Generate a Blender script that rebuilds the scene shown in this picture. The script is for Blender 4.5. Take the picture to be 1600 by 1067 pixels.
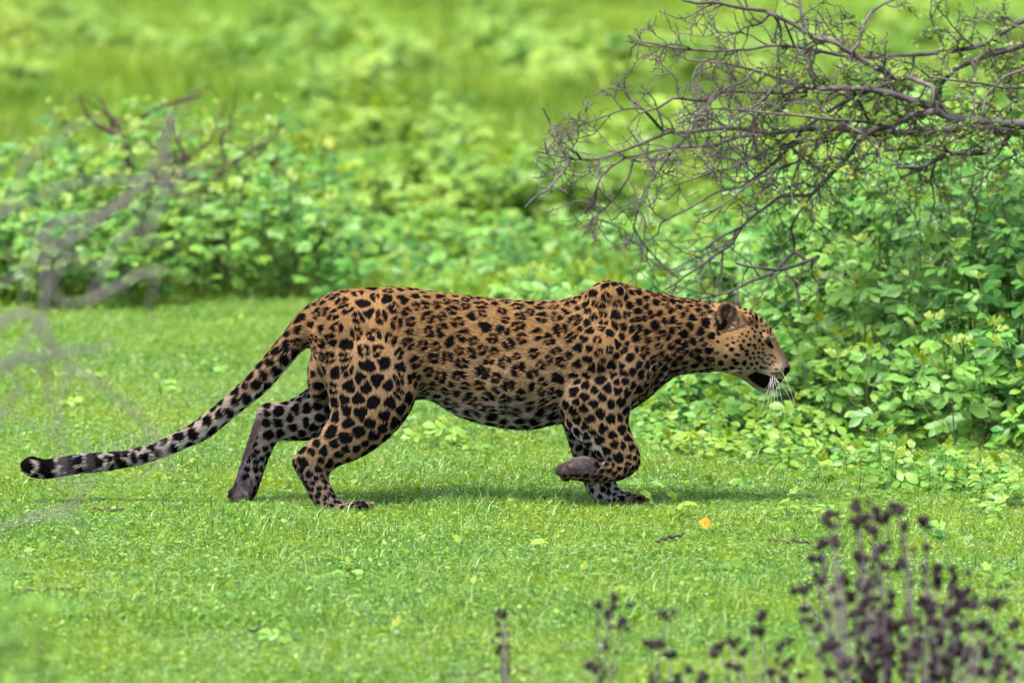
import bpy, bmesh, math, random
import numpy as np
from mathutils import Vector, Matrix, kdtree

for _o in list(bpy.data.objects):
    bpy.data.objects.remove(_o)
SC = bpy.context.scene
COL = SC.collection
rng = np.random.default_rng(11)
R = math.radians

# ------------------------------------------------------------------ camera
CAM_D, CAM_H, CAM_PITCH, FPX = 20.0, 2.2, R(4.99), 11600.0     # a long lens from a vehicle
cam_d = bpy.data.cameras.new('camera')
cam = bpy.data.objects.new('camera', cam_d)
COL.objects.link(cam)
cam.location = (0, -CAM_D, CAM_H)
cam.rotation_euler = (R(90) - CAM_PITCH, 0, 0)
cam_d.sensor_width = 36.0
cam_d.lens = FPX / 1600.0 * 36.0
cam_d.clip_start = 0.1
cam_d.clip_end = 2000
cam_d.dof.use_dof = True
cam_d.dof.focus_distance = 19.93
cam_d.dof.aperture_fstop = 4.2
SC.camera = cam

# ------------------------------------------------------------------ sky, sun, exposure
SUN_EL, SUN_AZ = R(64), R(218)          # azimuth: compass-like, 180 = from behind the camera
world = bpy.data.worlds.new('World')
SC.world = world
world.use_nodes = True
_wn = world.node_tree.nodes
_wl = world.node_tree.links
_wn.clear()
_sky = _wn.new('ShaderNodeTexSky')
_sky.sky_type = 'NISHITA'
_sky.sun_disc = False
_sky.sun_elevation = SUN_EL
_sky.sun_rotation = SUN_AZ
_sky.air_density = 1.0
_sky.dust_density = 4.0
_sky.ozone_density = 1.0
_bg = _wn.new('ShaderNodeBackground')
_bg.inputs['Strength'].default_value = 0.066
_wo = _wn.new('ShaderNodeOutputWorld')
_wl.new(_sky.outputs[0], _bg.inputs[0])
_wl.new(_bg.outputs[0], _wo.inputs[0])
sun_d = bpy.data.lights.new('sun', 'SUN')
sun_d.energy = 1.5
sun_d.angle = R(26)
sun_d.color = (1.0, 0.96, 0.88)
sun = bpy.data.objects.new('sun', sun_d)
COL.objects.link(sun)
_sd = Vector((math.sin(SUN_AZ) * math.cos(SUN_EL), math.cos(SUN_AZ) * math.cos(SUN_EL), math.sin(SUN_EL)))
sun.rotation_euler = _sd.to_track_quat('Z', 'Y').to_euler()
SC.view_settings.view_transform = 'Standard'
SC.view_settings.look = 'None'
SC.view_settings.exposure = 2.74
SC.view_settings.gamma = 1.0
SC.view_settings.use_curve_mapping = False
SC.cycles.max_bounces = 7
SC.cycles.diffuse_bounces = 3
SC.cycles.glossy_bounces = 2
SC.cycles.transmission_bounces = 4
SC.cycles.transparent_max_bounces = 4

# ------------------------------------------------------------------ pixel <-> place
_F = Vector((0, math.cos(CAM_PITCH), -math.sin(CAM_PITCH)))
_U = Vector((0, math.sin(CAM_PITCH), math.cos(CAM_PITCH)))
def at(px, py, Y):
    """the point seen at photo pixel (px, py) that lies in the upright plane y = Y"""
    d = _F * FPX + Vector((1, 0, 0)) * (px - 800) - _U * (py - 533.5)
    t = (Y + CAM_D) / d.y
    return Vector((0, -CAM_D, CAM_H)) + d * t
def ground_at(px, py, z=0.0):
    d = _F * FPX + Vector((1, 0, 0)) * (px - 800) - _U * (py - 533.5)
    t = (z - CAM_H) / d.z
    return Vector((0, -CAM_D, CAM_H)) + d * t
def to_px(P):
    P = np.asarray(P)
    rel = P - np.array([0, -CAM_D, CAM_H])
    f = rel @ np.array(_F); u = rel @ np.array(_U)
    return 800 + FPX * rel[:, 0] / f, 533.5 - FPX * u / f

# ------------------------------------------------------------------ helpers
def tag(o, label=None, cat=None, group=None, kind=None):
    if label: o['label'] = label
    if cat: o['category'] = cat
    if group: o['group'] = group
    if kind: o['kind'] = kind
    return o
def link(name, data, parent=None, mat=None):
    o = bpy.data.objects.new(name, data)
    COL.objects.link(o)
    if mat is not None:
        data.materials.append(mat)
    if parent is not None:
        o.parent = parent
    return o
def empty(name, loc=(0, 0, 0), rz=0.0, s=1.0):
    o = bpy.data.objects.new(name, None)
    COL.objects.link(o)
    o.location = loc
    o.rotation_euler = (0, 0, rz)
    o.scale = (s, s, s)
    o.empty_display_size = 0.1
    return o
def mesh_np(name, V, Q, smooth=True):
    """V (n,3); Q (m,k) faces all with k corners"""
    V = np.asarray(V, dtype=np.float32); Q = np.asarray(Q, dtype=np.int32)
    me = bpy.data.meshes.new(name)
    k = Q.shape[1]
    me.vertices.add(len(V)); me.vertices.foreach_set('co', V.ravel())
    me.loops.add(Q.size); me.loops.foreach_set('vertex_index', Q.ravel())
    me.polygons.add(len(Q))
    me.polygons.foreach_set('loop_start', np.arange(0, Q.size, k, dtype=np.int32))
    if smooth:
        me.polygons.foreach_set('use_smooth', np.ones(len(Q), dtype=bool))
    me.update(calc_edges=True)
    return me
def col_attr(me, name, C, domain='POINT'):
    a = me.attributes.new(name, 'FLOAT_COLOR', domain)
    C = np.asarray(C, dtype=np.float32)
    if C.shape[1] == 3:
        C = np.concatenate([C, np.ones((len(C), 1), np.float32)], 1)
    a.data.foreach_set('color', C.ravel())
def nodes(name):
    m = bpy.data.materials.new(name)
    m.use_nodes = True
    nt = m.node_tree
    nt.nodes.clear()
    return m, nt, nt.nodes.new, nt.links.new
def tubes(chains, sides=5):
    """many tapered tubes in one vertex/quad list; a chain is a list of (x, y, z, radius)"""
    Vs, Qs, base = [], [], 0
    ang = np.linspace(0, 2 * np.pi, sides, endpoint=False)
    ca, sa = np.cos(ang), np.sin(ang)
    for ch in chains:
        ch = np.asarray(ch, float)
        P = ch[:, :3]; r = ch[:, 3]
        n = len(P)
        T = np.gradient(P, axis=0)
        T /= np.linalg.norm(T, axis=1, keepdims=True) + 1e-12
        ref = np.array([0, 0, 1.0]) if abs(T[:, 2]).mean() < 0.8 else np.array([0, 1.0, 0.1])
        A = np.cross(T, ref); A /= np.linalg.norm(A, axis=1, keepdims=True) + 1e-12
        B = np.cross(T, A)
        V = P[:, None, :] + r[:, None, None] * (A[:, None, :] * ca[None, :, None] + B[:, None, :] * sa[None, :, None])
        V = V.reshape(-1, 3)
        i = np.arange(n - 1)[:, None] * sides; j = np.arange(sides)[None, :]; j2 = (j + 1) % sides
        Q = np.stack([i + j, i + j2, i + sides + j2, i + sides + j], -1).reshape(-1, 4)
        # end caps: collapse to a point via two more rings of zero radius
        V = np.concatenate([V, np.repeat(P[-1:] + T[-1:] * r[-1], 1, 0), P[:1] - T[:1] * r[0] * 0.3])
        tip = n * sides; bot = n * sides + 1
        jj = np.arange(sides); kk = (jj + 1) % sides
        last = (n - 1) * sides
        Q2 = np.stack([last + jj, last + kk, np.full(sides, tip), np.full(sides, tip)], 1)
        Q3 = np.stack([kk, jj, np.full(sides, bot), np.full(sides, bot)], 1)
        Vs.append(V); Qs.append((np.concatenate([Q, Q2, Q3]) + base)); base += len(V)
    return np.concatenate(Vs), np.concatenate(Qs)
def tube_mesh(name, chains, sides=5):
    V, Q = tubes(chains, sides)
    bm = bmesh.new()
    vs = [bm.verts.new(v) for v in V]
    for q in Q:
        q = list(dict.fromkeys(int(i) for i in q))
        try:
            f = bm.faces.new([vs[i] for i in q]); f.smooth = True
        except ValueError:
            pass
    me = bpy.data.meshes.new(name)
    bm.to_mesh(me); bm.free()
    return me
def vnoise(P, scale, seed=0):
    """cheap smooth value noise in numpy, -1..1"""
    P = np.asarray(P) * scale + seed * 17.31
    I = np.floor(P).astype(np.int64); f = P - I
    f = f * f * (3 - 2 * f)
    def h(ix, iy, iz):
        n = (ix * 374761393 + iy * 668265263 + iz * 2147483647 + seed * 974711) & 0xffffffff
        n = ((n ^ (n >> 13)) * 1274126177) & 0xffffffff
        return ((n ^ (n >> 16)) & 0xffff) / 32767.5 - 1
    out = 0
    for dx in (0, 1):
        for dy in (0, 1):
            for dz in (0, 1):
                w = (f[:, 0] if dx else 1 - f[:, 0]) * (f[:, 1] if dy else 1 - f[:, 1]) * (f[:, 2] if dz else 1 - f[:, 2])
                out = out + w * h(I[:, 0] + dx, I[:, 1] + dy, I[:, 2] + dz)
    return out
def sstep(a, b, x):
    t = np.clip((x - a) / (b - a), 0, 1)
    return t * t * (3 - 2 * t)
def simple_mat(name, col, rough=.5, spec=.5):
    m, nt, N, L = nodes(name)
    o = N('ShaderNodeOutputMaterial'); b = N('ShaderNodeBsdfPrincipled')
    tc = N('ShaderNodeTexCoord'); nn = N('ShaderNodeTexNoise'); nn.inputs['Scale'].default_value = 60
    L(tc.outputs['Object'], nn.inputs['Vector'])
    mx = N('ShaderNodeMix'); mx.data_type = 'RGBA'
    mx.inputs['A'].default_value = (*[c * .75 for c in col], 1); mx.inputs['B'].default_value = (*[min(c * 1.25, 1) for c in col], 1)
    L(nn.outputs['Fac'], mx.inputs['Factor']); L(mx.outputs['Result'], b.inputs['Base Color'])
    b.inputs['Roughness'].default_value = rough; b.inputs['Specular IOR Level'].default_value = spec
    L(b.outputs[0], o.inputs[0])
    return m
# ================================================================== ground and grass
def ground_z(x, y):
    x = np.asarray(x, float); y = np.asarray(y, float)
    P = np.stack([x, y, np.zeros_like(x)], -1).reshape(-1, 3)
    far = sstep(5, 16, P[:, 1])
    z = far * (.05 * vnoise(P, .35, 31) + .04 * vnoise(P, .9, 32)) + .006 * vnoise(P, 2.2, 33)
    return z.reshape(x.shape)
def gz(x, y): return float(ground_z(np.array([x]), np.array([y]))[0])

def noise_mix_material(name, A, B, scale, rough=.9):
    m, nt, N, L = nodes(name)
    o = N('ShaderNodeOutputMaterial'); b = N('ShaderNodeBsdfPrincipled')
    g = N('ShaderNodeNewGeometry'); n = N('ShaderNodeTexNoise'); n.inputs['Scale'].default_value = scale; n.inputs['Detail'].default_value = 6
    L(g.outputs['Position'], n.inputs['Vector'])
    r = N('ShaderNodeMapRange'); r.inputs['From Min'].default_value = .35; r.inputs['From Max'].default_value = .65; L(n.outputs['Fac'], r.inputs['Value'])
    x = N('ShaderNodeMix'); x.data_type = 'RGBA'; x.inputs['A'].default_value = (*A, 1); x.inputs['B'].default_value = (*B, 1)
    L(r.outputs[0], x.inputs['Factor']); L(x.outputs['Result'], b.inputs['Base Color'])
    b.inputs['Roughness'].default_value = rough; b.inputs['Specular IOR Level'].default_value = .15
    bp = N('ShaderNodeBump'); bp.inputs['Strength'].default_value = .5; bp.inputs['Distance'].default_value = .01
    L(n.outputs['Fac'], bp.inputs['Height']); L(bp.outputs[0], b.inputs['Normal'])
    L(b.outputs[0], o.inputs[0])
    return m
xs = np.concatenate([np.linspace(-400, -16, 14), np.linspace(-12, 12, 97), np.linspace(16, 400, 14)])
ys = np.concatenate([np.linspace(-60, -12, 8), np.linspace(-10, 60, 211), np.linspace(66, 900, 24)])
GX, GY = np.meshgrid(xs, ys)
GV = np.stack([GX, GY, ground_z(GX, GY)], -1).reshape(-1, 3)
nx = len(xs)
ii = (np.arange(len(ys) - 1)[:, None] * nx + np.arange(nx - 1)[None]).ravel()
ground = link('ground', mesh_np('ground', GV, np.stack([ii, ii + 1, ii + nx + 1, ii + nx], 1)), None,
              noise_mix_material('damp_soil_and_moss', (.045, .080, .014), (.075, .10, .025), 9))
ground['kind'] = 'structure'

def leaf_material(name, dark, light, yellow, patch_scale=(.55, 2.6), transl=.38, rough=.42, spec=.35, use_obj=False, yellow_amt=.5, tuft_var=0.0):
    """leaf tissue: reflects, lets light through and shines a little; its hue wanders from place to place"""
    m, nt, N, L = nodes(name)
    o = N('ShaderNodeOutputMaterial'); b = N('ShaderNodeBsdfPrincipled'); t = N('ShaderNodeBsdfTranslucent'); mx = N('ShaderNodeMixShader')
    g = N('ShaderNodeNewGeometry')
    n1 = N('ShaderNodeTexNoise'); n1.inputs['Scale'].default_value = patch_scale[0]; n1.inputs['Detail'].default_value = 3
    n2 = N('ShaderNodeTexNoise'); n2.inputs['Scale'].default_value = patch_scale[1]; n2.inputs['Detail'].default_value = 4
    L(g.outputs['Position'], n1.inputs['Vector']); L(g.outputs['Position'], n2.inputs['Vector'])
    r1 = N('ShaderNodeMapRange'); r1.inputs['From Min'].default_value = .38; r1.inputs['From Max'].default_value = .62; L(n1.outputs['Fac'], r1.inputs['Value'])
    r2 = N('ShaderNodeMapRange'); r2.inputs['From Min'].default_value = .36; r2.inputs['From Max'].default_value = .64; L(n2.outputs['Fac'], r2.inputs['Value'])
    c1 = N('ShaderNodeMix'); c1.data_type = 'RGBA'; c1.inputs['A'].default_value = (*dark, 1); c1.inputs['B'].default_value = (*light, 1)
    if use_obj:
        oi = N('ShaderNodeObjectInfo'); L(oi.outputs['Random'], c1.inputs['Factor'])
    else:
        a = N('ShaderNodeAttribute'); a.attribute_name = 'tint'; L(a.outputs['Fac'], c1.inputs['Factor'])
    pw = N('ShaderNodeMath'); pw.operation = 'MULTIPLY'; L(r1.outputs[0], pw.inputs[0]); L(r2.outputs[0], pw.inputs[1])
    ya = N('ShaderNodeMath'); ya.operation = 'MULTIPLY'; L(pw.outputs[0], ya.inputs[0]); ya.inputs[1].default_value = yellow_amt
    c2 = N('ShaderNodeMix'); c2.data_type = 'RGBA'; L(ya.outputs[0], c2.inputs['Factor']); L(c1.outputs['Result'], c2.inputs['A']); c2.inputs['B'].default_value = (*yellow, 1)
    if tuft_var:                                             # every tuft a little lighter or darker than the next
        oi2 = N('ShaderNodeObjectInfo'); mr2 = N('ShaderNodeMapRange'); mr2.inputs['To Min'].default_value = 1 - tuft_var; mr2.inputs['To Max'].default_value = 1 + tuft_var * .7
        L(oi2.outputs['Random'], mr2.inputs['Value'])
        c3 = N('ShaderNodeVectorMath'); c3.operation = 'SCALE'; L(c2.outputs['Result'], c3.inputs[0]); L(mr2.outputs[0], c3.inputs['Scale'])
        c2o = c3.outputs[0]
    else: c2o = c2.outputs['Result']
    L(c2o, b.inputs['Base Color'])
    hs = N('ShaderNodeHueSaturation'); hs.inputs['Hue'].default_value = .485; hs.inputs['Saturation'].default_value = 1.1; hs.inputs['Value'].default_value = 1.5
    L(c2o, hs.inputs['Color']); L(hs.outputs[0], t.inputs['Color'])
    b.inputs['Roughness'].default_value = rough; b.inputs['Specular IOR Level'].default_value = spec
    mx.inputs[0].default_value = transl
    L(b.outputs[0], mx.inputs[1]); L(t.outputs[0], mx.inputs[2]); L(mx.outputs[0], o.inputs[0])
    return m
def leaf_ramp(mat, stops):
    """give the blades their own colours, from fresh to straw"""
    nt = mat.node_tree
    mixn = [n for n in nt.nodes if n.type == 'MIX'][0]
    at_ = [n for n in nt.nodes if n.type == 'ATTRIBUTE'][0]
    rp = nt.nodes.new('ShaderNodeValToRGB'); cr = rp.color_ramp
    while len(cr.elements) < len(stops): cr.elements.new(.5)
    for e, (p, c) in zip(cr.elements, stops): e.position = p; e.color = (*c, 1)
    nt.links.new(at_.outputs['Fac'], rp.inputs[0])
    for l in list(mixn.outputs['Result'].links):
        nt.links.new(rp.outputs[0], l.to_socket)
    return mat
GRASS_M = leaf_material('short_grass', (.055, .140, .010), (.190, .300, .040), (.215, .290, .026), (1.1, 6.0), .42, .40, .32, yellow_amt=.6)
TALL_M = leaf_material('tall_grass', (.085, .195, .014), (.195, .315, .042), (.27, .32, .03), (.5, 2.2), .36, .5, .3, yellow_amt=.45, tuft_var=.5)

leaf_ramp(GRASS_M, [(0, (.022, .095, .012)), (.35, (.078, .192, .019)), (.68, (.168, .300, .042)), (.88, (.25, .370, .105)), (.95, (.27, .38, .17)), (1.0, (.29, .26, .09))])
def blade_patch(name, n, rad, hmin, hmax, wid, clover, seed, flop=.7, dew=0):
    r = np.random.default_rng(seed)
    V, F, T = [], [], []
    base = 0
    rr = rad * np.sqrt(r.random(n)); aa = r.uniform(0, 6.283, n)
    for k in range(n):
        bx, by = rr[k] * math.cos(aa[k]), rr[k] * math.sin(aa[k])
        h = r.uniform(hmin, hmax); d = r.uniform(0, 6.283); dx, dy = math.cos(d), math.sin(d)
        tint = r.random()
        if r.random() < clover:                                # small round leaf held nearly level
            s = r.uniform(.0035, .0065); z = h * .75
            nx_, ny_ = r.uniform(-.7, .7), r.uniform(-.9, .5)
            cx, cy = bx + dx * .008, by + dy * .008
            for q in range(6):
                a = q * 1.0472
                ux, uy = math.cos(a) * s * 1.25, math.sin(a) * s
                px_, py_ = ux * dx - uy * dy, ux * dy + uy * dx
                V.append((cx + px_, cy + py_, z - (nx_ * px_ + ny_ * py_)))
            F += [(base, base + 1, base + 2), (base, base + 2, base + 3), (base, base + 3, base + 4), (base, base + 4, base + 5)]
            T += [tint * .86] * 6; base += 6
        else:
            w = wid * r.uniform(.6, 1.2); lean = h * r.uniform(.1, flop)
            a2 = r.uniform(0, 3.14); sx, sy = math.cos(a2) * w, math.sin(a2) * w
            V += [(bx - sx, by - sy, -.004), (bx + sx, by + sy, -.004),
                  (bx + dx * lean * .35 - sx * .8, by + dy * lean * .35 - sy * .8, h * .6), (bx + dx * lean * .35 + sx * .8, by + dy * lean * .35 + sy * .8, h * .6),
                  (bx + dx * lean, by + dy * lean, h * r.uniform(.85, 1.0))]
            F += [(base, base + 1, base + 3), (base, base + 3, base + 2), (base + 2, base + 3, base + 4)]
            T += [tint] * 5; base += 5
    me = mesh_np(name, V, F, True)
    ta = me.attributes.new('tint', 'FLOAT', 'POINT'); ta.data.foreach_set('value', np.array(T, np.float32))
    return me
def dew_mesh(name, n, rad, hmin, hmax, seed):
    r = np.random.default_rng(seed); V, F = [], []
    for k in range(n):
        a, q = r.uniform(0, 6.283), rad * math.sqrt(r.random())
        c = np.array([q * math.cos(a), q * math.sin(a), r.uniform(hmin, hmax)]); s = r.uniform(.0009, .0019)
        b = len(V)
        for v in ((1, 0, 0), (-1, 0, 0), (0, 1, 0), (0, -1, 0), (0, 0, 1), (0, 0, -1)): V.append(c + np.array(v) * s)
        for f in ((0, 2, 4), (2, 1, 4), (1, 3, 4), (3, 0, 4), (2, 0, 5), (1, 2, 5), (3, 1, 5), (0, 3, 5)): F.append([b + t for t in f])
    return mesh_np(name, V, F, True)

def scatter_object(name, protos, pts, rot, scl, idx):
    """one object of uncountable blades: the tufts are spread by geometry nodes"""
    coll = bpy.data.collections.new(name + '_tufts')
    for i, (me, mat) in enumerate(protos):
        me.materials.append(mat)
        coll.objects.link(bpy.data.objects.new('%s_tuft_%02d' % (name, i), me))
    me = bpy.data.meshes.new(name); me.vertices.add(len(pts)); me.vertices.foreach_set('co', np.asarray(pts, np.float32).ravel())
    a = me.attributes.new('rot', 'FLOAT_VECTOR', 'POINT'); a.data.foreach_set('vector', np.asarray(rot, np.float32).ravel())
    a = me.attributes.new('scl', 'FLOAT_VECTOR', 'POINT'); a.data.foreach_set('vector', np.asarray(scl, np.float32).ravel())
    a = me.attributes.new('idx', 'INT', 'POINT'); a.data.foreach_set('value', np.asarray(idx, np.int32))
    o = link(name, me)
    ng = bpy.data.node_groups.new(name + '_spread', 'GeometryNodeTree')
    ng.interface.new_socket('Geometry', in_out='INPUT', socket_type='NodeSocketGeometry'); ng.interface.new_socket('Geometry', in_out='OUTPUT', socket_type='NodeSocketGeometry')
    N, L = ng.nodes.new, ng.links.new
    gi, go = N('NodeGroupInput'), N('NodeGroupOutput')
    ci = N('GeometryNodeCollectionInfo'); ci.inputs['Collection'].default_value = coll
    ci.inputs['Separate Children'].default_value = True; ci.inputs['Reset Children'].default_value = True
    ip = N('GeometryNodeInstanceOnPoints'); ip.inputs['Pick Instance'].default_value = True
    def named(nm, ty):
        q = N('GeometryNodeInputNamedAttribute'); q.data_type = ty; q.inputs['Name'].default_value = nm
        return [s for s in q.outputs if s.enabled and s.name == 'Attribute'][0]
    er = N('FunctionNodeEulerToRotation'); L(named('rot', 'FLOAT_VECTOR'), er.inputs[0])
    L(gi.outputs[0], ip.inputs['Points']); L(ci.outputs[0], ip.inputs['Instance']); L(named('idx', 'INT'), ip.inputs['Instance Index'])
    L(er.outputs[0], ip.inputs['Rotation']); L(named('scl', 'FLOAT_VECTOR'), ip.inputs['Scale']); L(ip.outputs[0], go.inputs[0])
    md = o.modifiers.new('spread', 'NODES'); md.node_group = ng
    return o
def field(y0, y1, sp, margin):
    P = []
    y = y0
    while y < y1:
        half = (y + CAM_D) * 800 / FPX + margin
        n = int(2 * half / sp)
        P.append(np.stack([np.linspace(-half, half, n) + rng.uniform(-.5, .5, n) * sp, np.full(n, y) + rng.uniform(-.5, .5, n) * sp], 1)); y += sp
    return np.concatenate(P)
def build_grass():
    protos = [(blade_patch('p%d' % i, 700, .16, .014, .046, .0012, .13, 50 + i), GRASS_M) for i in range(5)]
    protos.append((blade_patch('p9', 46, .16, .035, .085, .0016, 0, 58, .8), GRASS_M)); dewm = simple_dew()
    protos.append((dew_mesh('d', 40, .16, .014, .034, 77), dewm)); protos.append((dew_mesh('d2', 40, .16, .012, .034, 78), dewm))
    A = field(-5.6, 12.5, .125, 1.3)
    n = len(A)
    hgt = .70 + .30 * vnoise(np.c_[A, np.zeros(n)], 1.6, 41) + .25 * vnoise(np.c_[A, np.zeros(n)], 4, 42)
    for fx, fy in ((540, 801), (560, 801), (380, 789), (965, 789), (990, 788)):                # trodden flat under the paws
        q = ground_at(fx, fy); hgt = hgt - .45 * np.exp(-((A[:, 0] - q.x) ** 2 + (A[:, 1] - q.y) ** 2) / .03)
    S = np.stack([np.ones(n), np.ones(n), np.clip(hgt, .30, 1.5)], 1)
    idx = rng.integers(0, 5, n)
    dk = rng.random(n) < np.clip(.55 + .45 * vnoise(np.c_[A, np.zeros(n)], 1.3, 43), 0, 1)
    A2 = A[dk]; S2 = S[dk]; S2[:, :2] = 1
    lk = rng.random(n) < np.clip(.30 + .6 * vnoise(np.c_[A, np.zeros(n)], 1.9, 46), 0, 1); A3 = A[lk]; S3 = S[lk]      # longer stray blades
    pts = np.concatenate([A, A2, A3]); S = np.concatenate([S, S2, S3]); idx = np.concatenate([idx, rng.integers(6, 8, len(A2)), np.full(len(A3), 5)])
    Z = ground_z(pts[:, 0], pts[:, 1])
    rot = np.zeros((len(pts), 3)); rot[:, 2] = rng.uniform(0, 6.283, len(pts))
    g = scatter_object('grass', protos, np.c_[pts, Z], rot, S, idx)
    tag(g, 'short dewy green grass covering the open ground around the leopard', 'grass', kind='stuff')
    # the longer grass of the meadow behind
    protos = [(blade_patch('q%d' % i, 420, .42, .05, .17, .0042, .0, 90 + i, .9), TALL_M) for i in range(4)]
    A = field(11.0, 62, .34, 2.2)
    E = np.stack([rng.uniform(-3.2, .9, 70), rng.uniform(6.6, 7.2, 70)], 1); A = np.concatenate([A, E]); n = len(A)     # and along the foot of the blurred thicket
    h = np.clip(.7 + .6 * vnoise(np.c_[A, np.zeros(n)], .30, 44) + .5 * vnoise(np.c_[A, np.zeros(n)], 1.3, 45), .25, 1.9) * rng.uniform(.45, 1.75, n)
    rot = np.zeros((n, 3)); rot[:, 2] = rng.uniform(0, 6.283, n)
    t = scatter_object('meadow_grass', protos, np.c_[A, ground_z(A[:, 0], A[:, 1])], rot, np.stack([np.ones(n), np.ones(n), h], 1), rng.integers(0, 4, n))
    tag(t, 'long soft green meadow grass filling the far background', 'grass', kind='stuff')
def simple_dew():
    m, nt, N, L = nodes('dew')
    o = N('ShaderNodeOutputMaterial'); b = N('ShaderNodeBsdfPrincipled')
    b.inputs['Base Color'].default_value = (.75, .82, .80, 1); b.inputs['Roughness'].default_value = .05; b.inputs['Specular IOR Level'].default_value = .9
    L(b.outputs[0], o.inputs[0])
    return m
build_grass()
# ================================================================== the leopard
M_ = 1 / 580.0
PARTS = []      # (name, centre line (n,3), radius (n,), direction (n,3))
LV, LQ = [], []
_lb = [0]
def loft(name, secs, n_pow=2.15, sides=36, sub=5, y0=0.0):
    """secs: (ax, ay, bx, by, half width m, y m) - two outline points of the photo and a depth of its own"""
    S = np.array([list(at(a, b, y0 + y)) + list(at(c, d, y0 + y)) + [w] for a, b, c, d, w, y in secs])
    n = len(S)
    rows = []
    for i in range(n - 1):                                   # Catmull-Rom through the sections
        p0, p1, p2, p3 = S[max(i - 1, 0)], S[i], S[i + 1], S[min(i + 2, n - 1)]
        for k in range(sub):
            t = k / sub
            rows.append(0.5 * ((2 * p1) + (-p0 + p2) * t + (2 * p0 - 5 * p1 + 4 * p2 - p3) * t * t + (-p0 + 3 * p1 - 3 * p2 + p3) * t ** 3))
    rows.append(S[-1])
    S = np.array(rows)
    A, B, W = S[:, :3], S[:, 3:6], np.maximum(S[:, 6], .004)
    C = (A + B) / 2; H = (A - B) / 2
    ang = np.linspace(0, 2 * np.pi, sides, endpoint=False)
    c, s = np.cos(ang), np.sin(ang)
    e = 2 / n_pow
    cc = np.sign(c) * np.abs(c) ** e; ss = np.sign(s) * np.abs(s) ** e
    V = C[:, None] + H[:, None] * cc[None, :, None] + W[:, None, None] * ss[None, :, None] * np.array([0, 1.0, 0])
    m = len(S)
    i = np.arange(m - 1)[:, None] * sides; j = np.arange(sides)[None, :]; j2 = (j + 1) % sides
    Q = np.stack([i + j, i + j2, i + sides + j2, i + sides + j], -1).reshape(-1, 4)
    V = np.concatenate([V.reshape(-1, 3), C[:1], C[-1:]])
    jj = np.arange(sides); kk = (jj + 1) % sides; l = (m - 1) * sides
    caps = [np.stack([kk, jj, np.full(sides, m * sides)], 1), np.stack([l + jj, l + kk, np.full(sides, m * sides + 1)], 1)]
    LV.append(V); LQ.append((Q + _lb[0], [x + _lb[0] for x in caps])); _lb[0] += len(V)
    D = np.gradient(C, axis=0); D /= np.linalg.norm(D, axis=1, keepdims=True) + 1e-9
    PARTS.append((name, C, np.maximum(np.linalg.norm(H, axis=1), W), D))
def blob(px, py, y, rx, rz, ry, rot=0.0, seg=20):
    """an ellipsoid: rx, rz in photo pixels at the leopard, ry in metres"""
    c = np.array(at(px, py, y))
    u = np.linspace(0, np.pi, seg); v = np.linspace(0, 2 * np.pi, seg * 2, endpoint=False)
    U, Vv = np.meshgrid(u[1:-1], v, indexing='ij')
    x = np.sin(U) * np.cos(Vv) * rx * M_; z = np.sin(U) * np.sin(Vv) * rz * M_; yy = np.cos(U) * ry
    ca, sa = math.cos(rot), math.sin(rot)
    V = np.stack([x * ca - z * sa, yy, x * sa + z * ca], -1).reshape(-1, 3)
    V = np.concatenate([V, [[0, ry, 0], [0, -ry, 0]]]) + c
    m, k = U.shape
    i = np.arange(m - 1)[:, None] * k; j = np.arange(k)[None]; j2 = (j + 1) % k
    Q = np.stack([i + j, i + j2, i + k + j2, i + k + j], -1).reshape(-1, 4)
    jj = np.arange(k); kk = (jj + 1) % k
    caps = [np.stack([kk, jj, np.full(k, m * k)], 1), np.stack([(m - 1) * k + jj, (m - 1) * k + kk, np.full(k, m * k + 1)], 1)]
    LV.append(V); LQ.append((Q + _lb[0], [t + _lb[0] for t in caps])); _lb[0] += len(V)

loft('torso', [
    (490, 480, 486, 536, .040, 0), (509, 464, 497, 590, .088, 0), (540, 455, 532, 628, .108, 0), (584, 452, 588, 640, .118, 0),
    (630, 452, 640, 628, .116, 0), (680, 459, 676, 628, .108, 0), (730, 465, 722, 653, .116, 0), (780, 470.5, 776, 667, .128, 0),
    (830, 473, 826, 671, .134, 0), (870, 473, 868, 663, .132, 0), (905, 463, 908, 656, .122, 0), (935, 449, 945, 652, .112, 0),
    (965, 444, 982, 644, .106, 0), (995, 453, 1014, 622, .100, 0), (1025, 460, 1038, 601, .094, 0), (1055, 466, 1059, 588, .088, 0),
    (1090, 472, 1087, 583, .084, 0), (1122, 477, 1116, 582, .085, 0)], 2.2)
loft('head', [
    (1092, 473, 1088, 582, .070, 0), (1118, 476, 1112, 582, .086, 0), (1140, 479, 1134, 584, .098, 0), (1158, 483, 1150, 589, .102, 0), (1176, 489, 1164, 597, .094, 0),
    (1191, 500, 1176, 606, .078, 0), (1203, 513, 1186, 613, .062, 0), (1211, 527, 1196, 616, .053, 0), (1217, 541, 1206, 613, .048, 0),
    (1224, 555, 1214, 606, .044, 0), (1230, 566, 1221, 597, .036, 0), (1233.5, 575, 1228, 588, .020, 0)], 2.15, sub=4)
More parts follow.
